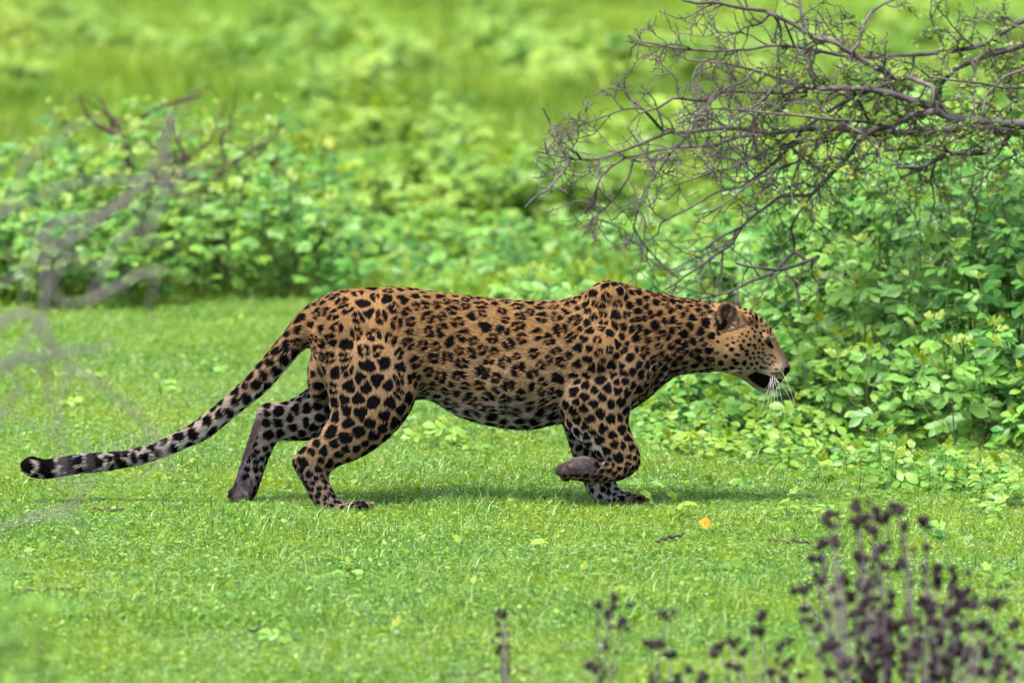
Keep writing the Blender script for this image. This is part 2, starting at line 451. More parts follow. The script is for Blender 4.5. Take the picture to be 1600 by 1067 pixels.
loft('tail', [
    (512, 468, 500, 548, .046, 0), (490, 474, 485, 545, .043, 0), (467, 493, 474, 549, .039, 0), (450, 514, 461, 561, .036, 0), (434, 535, 450, 574, .033, -.01), (415, 559, 436, 590, .031, -.015), (396, 580, 417, 610, .030, -.02),
    (377, 601, 396, 628, .028, -.02), (359, 617, 376, 643, .027, -.02), (340, 634, 355, 661, .026, -.02), (312, 657, 324, 685, .025, -.02),
    (281, 676, 291, 700, .022, -.01), (250, 691, 257, 714, .021, 0), (219, 702, 224, 725, .020, .01), (187, 708, 190, 732, .0205, .01),
    (156, 711, 158, 737, .0225, .01), (125, 713, 127, 740, .0235, .01), (94, 718, 96, 745, .0235, .005), (69, 721, 70, 748, .0235, 0), (50, 717, 49, 745, .023, 0), (37, 723, 36, 737, .013, 0)], 2.0, sides=24, sub=4)
loft('hind_near', [
    (515, 500, 628, 480, .030, -.050), (503, 530, 646, 520, .052, -.062), (504, 570, 654, 570, .062, -.076), (513, 615, 650, 622, .062, -.082), (516, 648, 631, 660, .056, -.085),
    (507, 669, 597, 695, .048, -.088), (490, 686, 562, 717, .040, -.09), (471, 703, 530, 729, .033, -.092), (457, 720, 516, 740, .028, -.094),
    (464, 740, 513, 753, .026, -.096), (477, 762, 518, 764, .026, -.098), (488, 783, 525, 778, .028, -.10), (502, 800, 533, 785, .032, -.102),
    (526, 801, 545, 787, .038, -.104), (548, 801, 558, 787, .042, -.106), (564, 800, 567, 788, .038, -.107), (572, 797, 572.5, 792, .024, -.107)], 2.3)
loft('hind_far', [
    (515, 520, 620, 520, .04, .05), (500, 570, 610, 600, .055, .070), (482, 606, 545, 668, .050, .082), (462, 623, 492, 688, .045, .088), (440, 631, 456, 690, .038, .09),
    (418, 632, 438, 689, .032, .09), (405, 640, 430, 696, .029, .09), (400, 655, 424, 708, .026, .09), (393, 676, 419, 719, .026, .09),
    (384, 703, 413, 734, .026, .09), (376, 730, 408, 749, .030, .09), (368, 755, 403, 765, .036, .09), (361, 774, 397, 777, .038, .09), (365, 788, 390, 789, .030, .09)], 2.3)
loft('fore_near', [
    (902, 478, 985, 470, .022, -.062), (888, 525, 1006, 520, .040, -.068), (878, 570, 1016, 565, .050, -.075), (875, 605, 1008, 600, .056, -.085), (877, 638, 986, 640, .056, -.092),
    (884, 667, 982, 664, .049, -.096), (903, 689, 989, 684, .042, -.098), (924, 707, 996, 701, .037, -.1), (938, 717, 1000, 716, .034, -.1),
    (944, 721, 996, 734, .033, -.1), (938, 720, 973, 750, .034, -.1), (924, 717, 946, 755, .038, -.1), (906, 716, 916, 754, .041, -.1),
    (890, 721, 894, 750, .037, -.1), (880, 729, 881, 743, .022, -.1)], 2.25)
loft('fore_far', [
    (890, 560, 980, 560, .045, .06), (872, 640, 962, 640, .045, .078), (880, 667, 956, 668, .040, .082), (890, 700, 955, 705, .034, .084),
    (902, 730, 958, 735, .030, .085), (912, 755, 961, 754, .028, .085), (920, 770, 967, 765, .030, .085), (930, 783, 973, 770, .033, .085),
    (951, 789, 985, 773, .038, .085), (973, 790, 996, 777, .038, .085), (991, 789, 1002, 781, .030, .085)], 2.25)
# muscle and bone under the skin
blob(948, 466, -.052, 34, 25, .040, .25); blob(952, 470, .052, 34, 25, .040, .25)        # shoulder blades
blob(930, 560, -.104, 44, 50, .040, -.5); blob(985, 578, -.082, 34, 44, .050, .5)             # upper arm, breast
blob(572, 590, -.108, 52, 66, .036, -.2); blob(545, 520, -.080, 40, 44, .040)                    # thigh, hip
blob(905, 630, -.112, 26, 34, .042, .2); blob(955, 680, -.108, 26, 40, .030, .35)                # elbow, forearm
blob(800, 590, -.060, 70, 60, .085); blob(800, 590, .060, 70, 60, .085)                             # ribs
blob(497, 590, 0, 16, 40, .05)
for s in (-1, 1):
    blob(1150, 548, s * .070, 24, 26, .036); blob(1212, 578, s * .030, 15, 14, .022, -.5)     # cheek, muzzle pad
    blob(1196, 531, s * .050, 11, 7, .018, -.9); blob(1168, 498, s * .045, 18, 12, .04, -.5)   # brow
    blob(1188, 556, s * .045, 14, 9, .018, -.3)
blob(1196, 603, 0, 14, 11, .034, .3); blob(1229, 578, 0, 6, 8, .022, -.3)                          # chin, nose
for k, (dx, dz) in enumerate(((0, 0), (7, 1), (8, 1), (2, 0))):                                       # toes
    yy = (k - 1.5) * .0245
    blob(564 + dx, 793 + dz, -.107 + yy, 12, 8, .0118, 0, 12); blob(993 + dx, 783 + dz, .085 + yy, 12, 8, .0118, 0, 12)
    blob(884 - dx * .5, 737, -.1 + yy * .9, 11, 11, .0112, 0, 12); blob(379 - dx * 1.3, 779 - dz, .09 + yy * .9, 11, 13, .0112, .2, 12)
    blob(372 - dx * .8, 776, .09 + yy * 1.15, 9, 12, .0125, .2, 12); blob(558 + dx, 794, -.107 + yy * 1.2, 9, 7, .0115, 0, 12)
    blob(887 - dx * .5, 747, -.1 + yy * .9, 6, 6, .009, 0, 10)
blob(381, 745, .086, 8, 13, .026, .3); blob(377, 768, .088, 12, 11, .028)                                  # heel pad turned back
blob(925, 750, -.1, 14, 8, .028)
# ears: thick rounded plates turned out and forward, hollowed below
EARS = []
for s, dpy, dpx in ((-1, 0, 0), (1, 16, -4)):
    c = np.array(at(1139 + dpx, 500 + dpy, s * .074))
    nrm = np.array([.42, s * .88, .14]); nrm /= np.linalg.norm(nrm)
    up = np.array([-.16, s * .20, .96]); up -= nrm * (up @ nrm); up /= np.linalg.norm(up)
    sd = np.cross(up, nrm)
    EARS.append((c, nrm, up, sd))
    i0 = len(LV)
    blob(1139 + dpx, 500 + dpy, s * .074, 1, 1, 1 * M_, 0, 16)
    L = (LV[i0] - c) / M_
    LV[i0] = c + L[:, [0]] * sd * 18.5 * M_ + L[:, [2]] * up * 27 * M_ + L[:, [1]] * nrm * .017

def leopard_mesh():
    V = np.concatenate(LV)
    me = bpy.data.meshes.new('leopard_shapes')
    F = []
    for q, caps in LQ:
        F += q.tolist()
        for c_ in caps: F += c_.tolist()
    me.from_pydata(V.tolist(), [], F)
    bm = bmesh.new(); bm.from_mesh(me)
    bmesh.ops.recalc_face_normals(bm, faces=bm.faces)
    bm.to_mesh(me); bm.free()
    tmp = bpy.data.objects.new('tmp', me); COL.objects.link(tmp)
    r = tmp.modifiers.new('r', 'REMESH'); r.mode = 'VOXEL'; r.voxel_size = 0.0031
    s = tmp.modifiers.new('s', 'SMOOTH'); s.factor = 0.5; s.iterations = 3
    dg = bpy.context.evaluated_depsgraph_get()
    out = bpy.data.meshes.new_from_object(tmp.evaluated_get(dg))
    bpy.data.objects.remove(tmp); bpy.data.meshes.remove(me)
    return out
body_me = leopard_mesh()
nv = len(body_me.vertices)
BV = np.empty(nv * 3, np.float32); body_me.vertices.foreach_get('co', BV); BV = BV.reshape(-1, 3).astype(float)
# soften the joins of muscle and limb, keep face, ears and paws crisp
_px, _py = to_px(BV)
_soft = sstep(1125, 1060, _px) * sstep(735, 690, _py) * sstep(415, 450, _px) + .06 + .16 * sstep(1100, 1130, _px) * sstep(1222, 1205, _px) * (_py > 494)
_soft = np.clip(_soft, 0, 1) * .5
ne = len(body_me.edges); ED = np.empty(ne * 2, np.int32); body_me.edges.foreach_get('vertices', ED); ED = ED.reshape(-1, 2)
_deg = np.bincount(ED.ravel(), minlength=nv)[:, None] + 1e-9
for _it in range(44):
    acc = np.stack([np.bincount(ED[:, 0], BV[ED[:, 1], k], nv) + np.bincount(ED[:, 1], BV[ED[:, 0], k], nv) for k in range(3)], 1)
    BV += (acc / _deg - BV) * _soft[:, None]
# hollow the ears
for c, nrm, up, sd in EARS:
    d = BV - c
    a, b, h = d @ sd / (18.5 * M_), d @ up / (27 * M_), d @ nrm
    rr = np.sqrt(a ** 2 + (b - .08) ** 2)
    w = np.clip(1 - (rr / .80) ** 2, 0, 1) * (h > -.004) * (h < .03) * (b > -.75)
    BV -= (w ** .7 * .016)[:, None] * nrm
body_me.vertices.foreach_set('co', BV.astype(np.float32).ravel())
body_me.update()
BN = np.empty(nv * 3, np.float32); body_me.vertices.foreach_get('normal', BN); BN = BN.reshape(-1, 3).astype(float)
# which part a vertex belongs to, and which way its fur lies
names = [p[0] for p in PARTS]
SK = np.concatenate([p[1] for p in PARTS]); SR = np.concatenate([p[2] for p in PARTS]); SD = np.concatenate([p[3] for p in PARTS])
SI = np.concatenate([np.full(len(p[1]), i) for i, p in enumerate(PARTS)])
for i, nme in enumerate(names):
    if nme in ('torso', 'head'): SD[SI == i] *= -1            # fur runs from nose to rump, then down limbs and tail
part = np.zeros(nv, int); flow = np.zeros((nv, 3)); along = np.zeros(nv)
SAR = np.concatenate([np.linspace(0, 1, len(p[1])) for p in PARTS])
for a in range(0, nv, 20000):
    P = BV[a:a + 20000]
    D = np.linalg.norm(P[:, None] - SK[None], axis=2) / (SR[None] + .01)
    k = D.argmin(1)
    part[a:a + 20000] = SI[k]; along[a:a + 20000] = SAR[k]
    w = np.exp(-(D - D.min(1, keepdims=True)) * 7)
    flow[a:a + 20000] = w @ SD
flow -= BN * (flow * BN).sum(1, keepdims=True)
flow /= np.linalg.norm(flow, axis=1, keepdims=True) + 1e-6
VX, VY = to_px(BV)
PID = {n: i for i, n in enumerate(names)}
isp = lambda *n: np.isin(part, [PID[x] for x in n])
tors, headm, tailm = isp('torso'), isp('head'), isp('tail')
hn, hf, fn, ff = isp('hind_near'), isp('hind_far'), isp('fore_near'), isp('fore_far')

# ---------------------------------------------------------------- coat: ground colour
ORANGE = np.array([.262, .150, .066]); TAN = np.array([.262, .170, .095]); PALE = np.array([.31, .245, .170]); WHITE = np.array([.44, .415, .40])
GREY = np.array([.165, .120, .110]); BLACK = np.array([.0028, .0025, .003])
mix = lambda A, B, t: A * (1 - t[:, None]) + B * t[:, None]
nz = vnoise(BV, 9, 1)
vy = VY + nz * 7
inner = np.clip(np.where(BV[:, 1] < 0, BN[:, 1], -BN[:, 1]), 0, 1)       # faces turned to the animal's middle line
C = mix(np.tile(ORANGE, (nv, 1)), np.tile(TAN, (nv, 1)), sstep(505, 600, vy))
C = mix(C, np.tile(PALE, (nv, 1)), sstep(600, 655, vy) * (tors) * .8)
C = mix(C, np.tile(WHITE, (nv, 1)), np.maximum(sstep(-.45, -.85, BN[:, 2]), sstep(648, 668, vy)) * .8 * (tors & (VX > 660) & (VX < 1000)))
C = mix(C, np.tile(PALE, (nv, 1)), sstep(550, 585, vy) * headm * .75)
C = mix(C, np.tile(PALE, (nv, 1)), sstep(555, 580, vy) * (tors & (VX > 1040)) * .6)
C = mix(C, np.tile(WHITE, (nv, 1)), (sstep(607, 613, VY - (VX - 1190) * .1) * (headm & (VX > 1160) & (VX < 1215))))
C = mix(C, np.tile(WHITE, (nv, 1)), sstep(.25, .75, inner) * (hn | hf | fn | ff) * .9)
C = mix(C, np.tile(WHITE, (nv, 1)), np.clip(ff * sstep(640, 655, VY), 0, 1) * .85)
C = mix(C, np.tile(np.array([.29, .235, .225]), (nv, 1)), hf * .85)
# pale back edge of the near forearm, tail underside
C = mix(C, np.tile(WHITE, (nv, 1)), fn * sstep(8, -16, (VX - 905) * .80 - (VY - 665) * .80) * sstep(655, 670, VY) * sstep(722, 712, VY) * .8)
C = mix(C, np.tile(WHITE, (nv, 1)), tailm * np.clip(sstep(-.1, -.55, BN[:, 2]) + sstep(.22, .60, along) * .62, 0, 1))
# worn, muddy lower limbs
C = mix(C, np.tile(GREY, (nv, 1)), hn * sstep(700, 750, vy - (VX - 480) * .45) * .75)
C = mix(C, np.tile(np.array([.085, .058, .055]), (nv, 1)), np.clip(hn * sstep(4, -12, (VX - 473) - (VY - 745) * .52) * sstep(712, 730, VY) * sstep(808, 780, VY), 0, 1) * .7)
C = mix(C, np.tile(np.array([.060, .042, .042]), (nv, 1)), np.clip(hf * sstep(6, -8, VX - 400 + (VY - 690) * .40) * sstep(640, 665, VY), 0, 1) * .95)
C = mix(C, np.tile(np.array([.085, .066, .078]), (nv, 1)), np.clip(hf * sstep(738, 760, VY), 0, 1) * .8)
C = mix(C, np.tile(np.array([.050, .042, .050]), (nv, 1)), np.clip(fn * sstep(962, 925, VX) * sstep(708, 722, VY) * sstep(752, 742, VY), 0, 1) * .9)
C = mix(C, np.tile(np.array([.24, .165, .12]), (nv, 1)), np.clip(ff * sstep(968, 985, VX) * (VY > 760), 0, 1))
# face: grey-brown nose bridge, dark ear backs, buff ear rim
br = np.clip(headm * sstep(14, 4, np.abs((VX - 1214) * .87 - (VY - 536) * .50 - 2)) * (np.abs(BV[:, 1]) < .04) * sstep(520, 532, VY), 0, 1)
C = mix(C, np.tile(np.array([.12, .075, .058]), (nv, 1)), br * .85)
SPOT = np.full(nv, .03)                                   # distance to the nearest dark mark, metres (negative inside)
CEN = np.zeros(nv)                                          # how much the warm middle of a rosette shows

# ---------------------------------------------------------------- coat: spots and rosettes
def pitch(px, py, pt, al):
    n = names[pt]
    if n == 'head': return 16
    if n == 'tail': return 25 - 3 * al
    if n == 'torso':
        if px > 1050: return 17
        if px > 905: return 18 + max(0, (560 - py)) * .01
        if px < 560: return 27
        if py < 478: return 25
        return 29 if py < 610 else 26
    if n == 'hind_near':
        return 28 if py < 690 else (20 if py < 735 else 12.5)
    if n == 'hind_far': return 22 if py < 695 else 13
    if n == 'fore_near':
        return 19 if py < 600 else (21 if py < 715 else 13)
    return 18 if py < 760 else 13
kd = kdtree.KDTree(nv)
for i in range(nv): kd.insert(BV[i], i)
kd.balance()
cand = rng.permutation(nv)[:60000]
cen = np.zeros((6000, 3)); rad = np.zeros(6000); nc = 0; spots = []
for i in cand:
    if headm[i] and VX[i] > 1123: continue
    p = pitch(VX[i], VY[i], part[i], along[i]) * M_ * .69 * (rng.uniform(.72, 1.22) if tors[i] else rng.uniform(.88, 1.12))
    if nc:
        d = np.linalg.norm(cen[:nc] - BV[i], axis=1)
        if (d < (rad[:nc] + p) * .5).any(): continue
    cen[nc] = BV[i]; rad[nc] = p; nc += 1
    spots.append((i, p))
cen, rad = cen[:nc], rad[:nc]
WP = BV + .0026 * np.stack([vnoise(BV, 75, 21), vnoise(BV, 75, 22), vnoise(BV, 75, 23)], 1) + .0042 * np.stack([vnoise(BV, 38, 24), vnoise(BV, 38, 25), vnoise(BV, 38, 26)], 1)
ck = kdtree.KDTree(nc)
for i in range(nc): ck.insert(cen[i], i)
ck.balance()
F1 = np.full(nv, 9.0); F2 = np.full(nv, 9.0); K1 = np.zeros(nv, int)
for i in range(nv):
    r_ = ck.find_n(WP[i], 5)
    best = [(d_ - rad[k_] * .5, d_, k_) for _, k_, d_ in r_]
    best.sort()
    F1[i], K1[i] = best[0][1], best[0][2]; F2[i] = best[1][0] - best[0][0]
style = []
for i, p in spots:
    n = names[part[i]]; px, py = VX[i], VY[i]
    ros = 0.0
    if n == 'torso' and 540 < px < 985 and py < 650: ros = .95 if 478 < py < 600 else .6
    if px > 900 and n == 'torso': ros = min(ros, .5)
    if n == 'torso' and px <= 600: ros = .6
    if n == 'torso' and px > 985: ros = .18
    if n in ('hind_near', 'hind_far'): ros = .75 if py < 560 else (.25 if py < 620 else 0)
    if n == 'fore_near': ros = .3 if py < 570 else 0
    style.append((rng.random() < ros, rng.uniform(0, 6.28), int(rng.integers(1, 4)), rng.uniform(.10, .18), rng.uniform(.9, 1.08), rng.random()))
style = np.array(style, float); SIdx = np.array([i for i, p in spots])
st = style[K1]; pr = rad[K1]
nrm_c, t1_c = BN[SIdx[K1]], flow[SIdx[K1]]; t2_c = np.cross(nrm_c, t1_c)
dl = WP - cen[K1]
ang = np.arctan2((dl * t2_c).sum(1), (dl * t1_c).sum(1))
gap = np.where(tailm, .18, np.where(tors | hn | hf, .17, .20)) * pr
cell = gap * .5 - F2 * .5                                    # inside its own cell, kept off its neighbours
circ = F1 - pr * .61 * st[:, 4]
h_ = np.clip(.5 + .5 * (cell - circ) / (.16 * pr), 0, 1)    # rounded meeting of both
out = circ * (1 - h_) + cell * h_ + .16 * pr * h_ * (1 - h_)
lobe = np.cos(ang * np.where(st[:, 5] < .5, 2, 3) + st[:, 1])
solid_d = out + .055 * pr * lobe + np.where(tors & (VX < 990) & (VY < 630), .10 * pr, 0)                               # lumpy solid spot
th = pr * (.37 + .06 * lobe)
ring = np.maximum(out, -(out + th))
ng = np.minimum(st[:, 2] + 1, 4)
gp = (np.cos((ang + .5 * np.sin(ang + st[:, 1])) * ng + st[:, 1] * 1.7) - .82) * pr * .34         # openings in the ring
ring = np.maximum(ring, np.minimum(gp, .3 * pr))
SPOT = np.where(st[:, 0] > .5, ring, solid_d)
SPOT = np.where(headm & (VX > 1118), .03, SPOT)
CEN = st[:, 0] * sstep(0, -.25, out / pr)
# tail end: dark half rings
ti = PARTS[PID['tail']]
for f, w_ in ((.70, .010), (.765, .015), (.825, .017), (.89, .019), (.985, .017)):
    k = int(f * (len(ti[1]) - 1)); c_, d_ = ti[1][k], ti[3][k]
    q = np.abs((BV - c_) @ d_) - w_ + np.clip(-(BN[:, 2] + .25), 0, 1) * .03 + vnoise(BV, 60, 5) * .003
    SPOT = np.where(tailm & (np.linalg.norm(BV - c_, axis=1) < .08), np.minimum(SPOT, q), SPOT)
# dark band behind the hocks fades the little spots there
# the face: marks at the places the photograph shows them, the same on both cheeks
FACE = '''25 400 18 16;15 480 15 14;110 515 18 13;150 555 28 20;95 625 23 19;45 690 28 25;15 590 15 14;110 450 8 8;155 445 8 8;165 490 20 11;225 435 11 7;212 470 8 8;
235 515 20 13;270 475 15 17;255 405 10 12;295 425 12 12;330 455 13 13;250 550 21 16;318 510 21 16;370 515 19 14;380 545 13 13;295 570 24 12;300 605 18 17;358 592 13 13;
410 588 14 14;330 640 16 15;372 640 11 14;412 632 13 13;205 608 28 14;170 660 25 14;195 690 28 18;275 690 23 26;345 700 16 17;397 690 14 17;308 738 17 13;378 745 11 13;
438 733 14 16;467 738 7 13;490 738 8 8;515 745 5 5;540 740 5 6;460 678 11 11;485 693 11 10;518 703 14 9;545 678 10 8;445 648 14 10;455 590 15 10;478 612 13 9;505 650 13 8;
455 552 13 11;455 508 11 17;422 470 15 19;445 432 13 12;435 398 12 16;370 430 13 14;375 382 11 14;350 355 11 13;393 332 13 21;323 313 9 12;347 280 10 11;328 250 10 13;
357 237 9 16;390 245 13 26;333 205 12 12;290 197 17 9;288 162 17 14;440 275 15 20;490 317 14 17;350 180 17 9;235 140 13 18;395 212 14 10;462 375 16 11;505 388 15 8;
528 372 9 34;440 325 7 7;456 328 6 6;475 333 6 6;500 360 8 8;315 385 9 15;418 540 7 8;240 745 20 9;240 783 12 9;155 735 28 14;85 750 28 11;400 765 10 8;585 748 13 10;
550 790 13 9;583 790 11 9;612 786 9 9;635 802 10 8;590 812 10 7;570 675 9 5;555 705 9 5;530 640 8 5;545 610 7 9;562 628 5 10;530 612 6 10;578 640 5 10;515 610 9 7;600 690 6 4;575 715 6 4'''
for item in FACE.replace('\n', '').split(';'):
    a, b, rx, ry = [float(t) for t in item.split()]
    fx, fy = 1120 + a / 6.277, 460 + b / 6.277
    q = np.sqrt(((VX - fx) * M_ / (rx / ry) ** .5) ** 2 + ((VY - fy) * M_ / (ry / rx) ** .5) ** 2) - math.sqrt(rx * ry) / 6.277 * M_ * 1.12
    m = headm & (VX > 1110)
    SPOT = np.where(m, np.minimum(SPOT, q), SPOT)
def poly_sd(poly):
    """signed distance (m) in the side view to a closed outline given in photo pixels"""
    P = np.array(poly, float); d = np.full(nv, 1e9); ins = np.zeros(nv, bool)
    for i in range(len(P)):
        a, b = P[i], P[(i + 1) % len(P)]
        e = b - a; wx, wy = VX - a[0], VY - a[1]
        t = np.clip((wx * e[0] + wy * e[1]) / (e @ e), 0, 1)
        d = np.minimum(d, np.hypot(wx - e[0] * t, wy - e[1] * t))
        c_ = ((a[1] > VY) != (b[1] > VY)) & (VX < (b[0] - a[0]) * (VY - a[1]) / (b[1] - a[1] + 1e-9) + a[0])
        ins ^= c_
    return np.where(ins, -d, d) * M_
lip = poly_sd([(1168, 590), (1180, 583), (1192, 586), (1203, 590), (1213, 594), (1223, 595), (1219, 603), (1211, 611), (1200, 611), (1188, 607), (1177, 599)])
nose = poly_sd([(1226, 577), (1231, 576), (1240, 578), (1240, 592), (1226, 593), (1224, 586)])
eye_rim = poly_sd([(1195, 530), (1202, 530), (1205, 538), (1210, 545), (1207, 548), (1200, 543)])
ear_dark = poly_sd([(1121, 492), (1127, 512), (1133, 500), (1139, 505), (1133, 518), (1122, 520), (1117, 500)])
mm = headm & (VX > 1160)
for q in (lip, nose): SPOT = np.where(mm, np.minimum(SPOT, q), SPOT)
SPOT = np.where(mm & (np.abs(BV[:, 1]) > .02), np.minimum(SPOT, eye_rim), SPOT)
earm = np.zeros(nv, bool)
for c, nrm, up, sd in EARS:
    d = BV - c
    m = (np.abs(d @ sd) < 24 * M_) & (np.abs(d @ up) < 32 * M_) & (np.abs(d @ nrm) < .03) & (d @ up > -20 * M_)
    back = m & (BN @ nrm < -.2)
    SPOT = np.where(back, np.minimum(SPOT, -.004), SPOT)
    inn = m & (BN @ nrm > -.2)
    earm |= inn
    rr = np.sqrt((d @ sd / (18.5 * M_)) ** 2 + (d @ up / (27 * M_)) ** 2)
    C = np.where((inn & (rr < .82))[:, None], np.array([.055, .035, .022]), C)
    C = np.where((inn & (rr >= .82) & (rr < 1.2))[:, None], np.array([.12, .075, .04]), C)
    SPOT = np.where(inn & (rr < 1.1), .02, SPOT)
SPOT = np.where(earm, np.minimum(SPOT, ear_dark), SPOT)
# no small spots on the muddy pads
pad = (fn & (VX < 930) & (VY > 716) & (VY < 742)) | (hf & (VX < 398 - (VY - 690) * .40) & (VY > 650)) | (hf & (VY > 752) & (VX < 392))
SPOT = np.where(pad, .02, SPOT)
padc = poly_sd([(372, 738), (380, 733), (389, 738), (386, 752), (374, 754)])
C = mix(C, np.tile(np.array([.135, .115, .165]), (nv, 1)), hf * sstep(.004, -.004, padc))
mud = hf * sstep(745, 760, VY) + fn * sstep(935, 915, VX) * (VY > 716)
C *= (1 + np.clip(mud, 0, 1) * (.45 * vnoise(BV, 55, 61) + .5 * vnoise(BV * np.array([.35, 1, 1]), 150, 62)))[:, None]
C *= .83
def crease_shade(mask, yc, pitch_):                                   # shade in the gaps between the toes, painted into the coat colour
    f_ = np.abs(((BV[:, 1] - yc) / pitch_ + .5) % 1 - .5)       # 0 in the gap, .5 on the middle of a toe
    return np.clip(mask, 0, 1) * sstep(.17, .03, f_)
for mk, yc in ((hn * sstep(546, 556, VX) * (VY > 780), -.107), (ff * sstep(976, 986, VX) * (VY > 765), .085), (fn * sstep(899, 890, VX) * (VY > 712), -.1), (hf * sstep(764, 774, VY), .09)):
    C *= (1 - .62 * crease_shade(mk, yc, .0235))[:, None]
C = np.where(earm[:, None], mix(C, np.tile(np.array([.19, .145, .09]), (nv, 1)), np.clip(vnoise(BV, 170, 71) * 1.5 - .15, 0, .8)), C)
C *= (1 + .10 * vnoise(BV, 40, 3) + .07 * vnoise(BV, 120, 4))[:, None]
warm = np.array([.255, .095, .028])
C = mix(C, np.tile(warm, (nv, 1)), CEN * .42 * (VY < 610))
col_attr(body_me, 'coat', C)
sa_ = body_me.attributes.new('spot', 'FLOAT', 'POINT'); sa_.data.foreach_set('value', SPOT.astype(np.float32))
body_me.polygons.foreach_set('use_smooth', np.ones(len(body_me.polygons), bool))

def coat_material():
    m, nt, N, L = nodes('leopard_skin')
    o = N('ShaderNodeOutputMaterial'); b = N('ShaderNodeBsdfPrincipled')
    a = N('ShaderNodeAttribute'); a.attribute_name = 'coat'
    s = N('ShaderNodeAttribute'); s.attribute_name = 'spot'
    tc = N('ShaderNodeTexCoord')
    nzn = N('ShaderNodeTexNoise'); nzn.inputs['Scale'].default_value = 260; nzn.inputs['Detail'].default_value = 3
    L(tc.outputs['Object'], nzn.inputs['Vector'])
    ma = N('ShaderNodeMath'); ma.operation = 'MULTIPLY_ADD'; ma.inputs[1].default_value = .006; ma.inputs[2].default_value = -.003
    L(nzn.outputs['Fac'], ma.inputs[0])
    ad = N('ShaderNodeMath'); ad.operation = 'ADD'; L(ma.outputs[0], ad.inputs[0]); L(s.outputs['Fac'], ad.inputs[1])
    mr = N('ShaderNodeMapRange'); mr.inputs['From Min'].default_value = -.0012; mr.inputs['From Max'].default_value = .0016
    L(ad.outputs[0], mr.inputs['Value'])
    mx = N('ShaderNodeMix'); mx.data_type = 'RGBA'; mx.inputs['A'].default_value = (*BLACK, 1)
    L(mr.outputs[0], mx.inputs['Factor']); L(a.outputs['Color'], mx.inputs['B'])
    L(mx.outputs['Result'], b.inputs['Base Color'])
    b.inputs['Roughness'].default_value = .8; b.inputs['Specular IOR Level'].default_value = .03
    bp = N('ShaderNodeBump'); bp.inputs['Strength'].default_value = .35; bp.inputs['Distance'].default_value = .004
    L(nzn.outputs['Fac'], bp.inputs['Height']); L(bp.outputs[0], b.inputs['Normal'])
    L(b.outputs[0], o.inputs[0])
    return m
leopard = empty('leopard', (0, 0, .004))
tag(leopard, 'spotted leopard stalking low across the grass, one forepaw folded and long tail trailing', 'leopard')
body = link('body', body_me, leopard, coat_material())

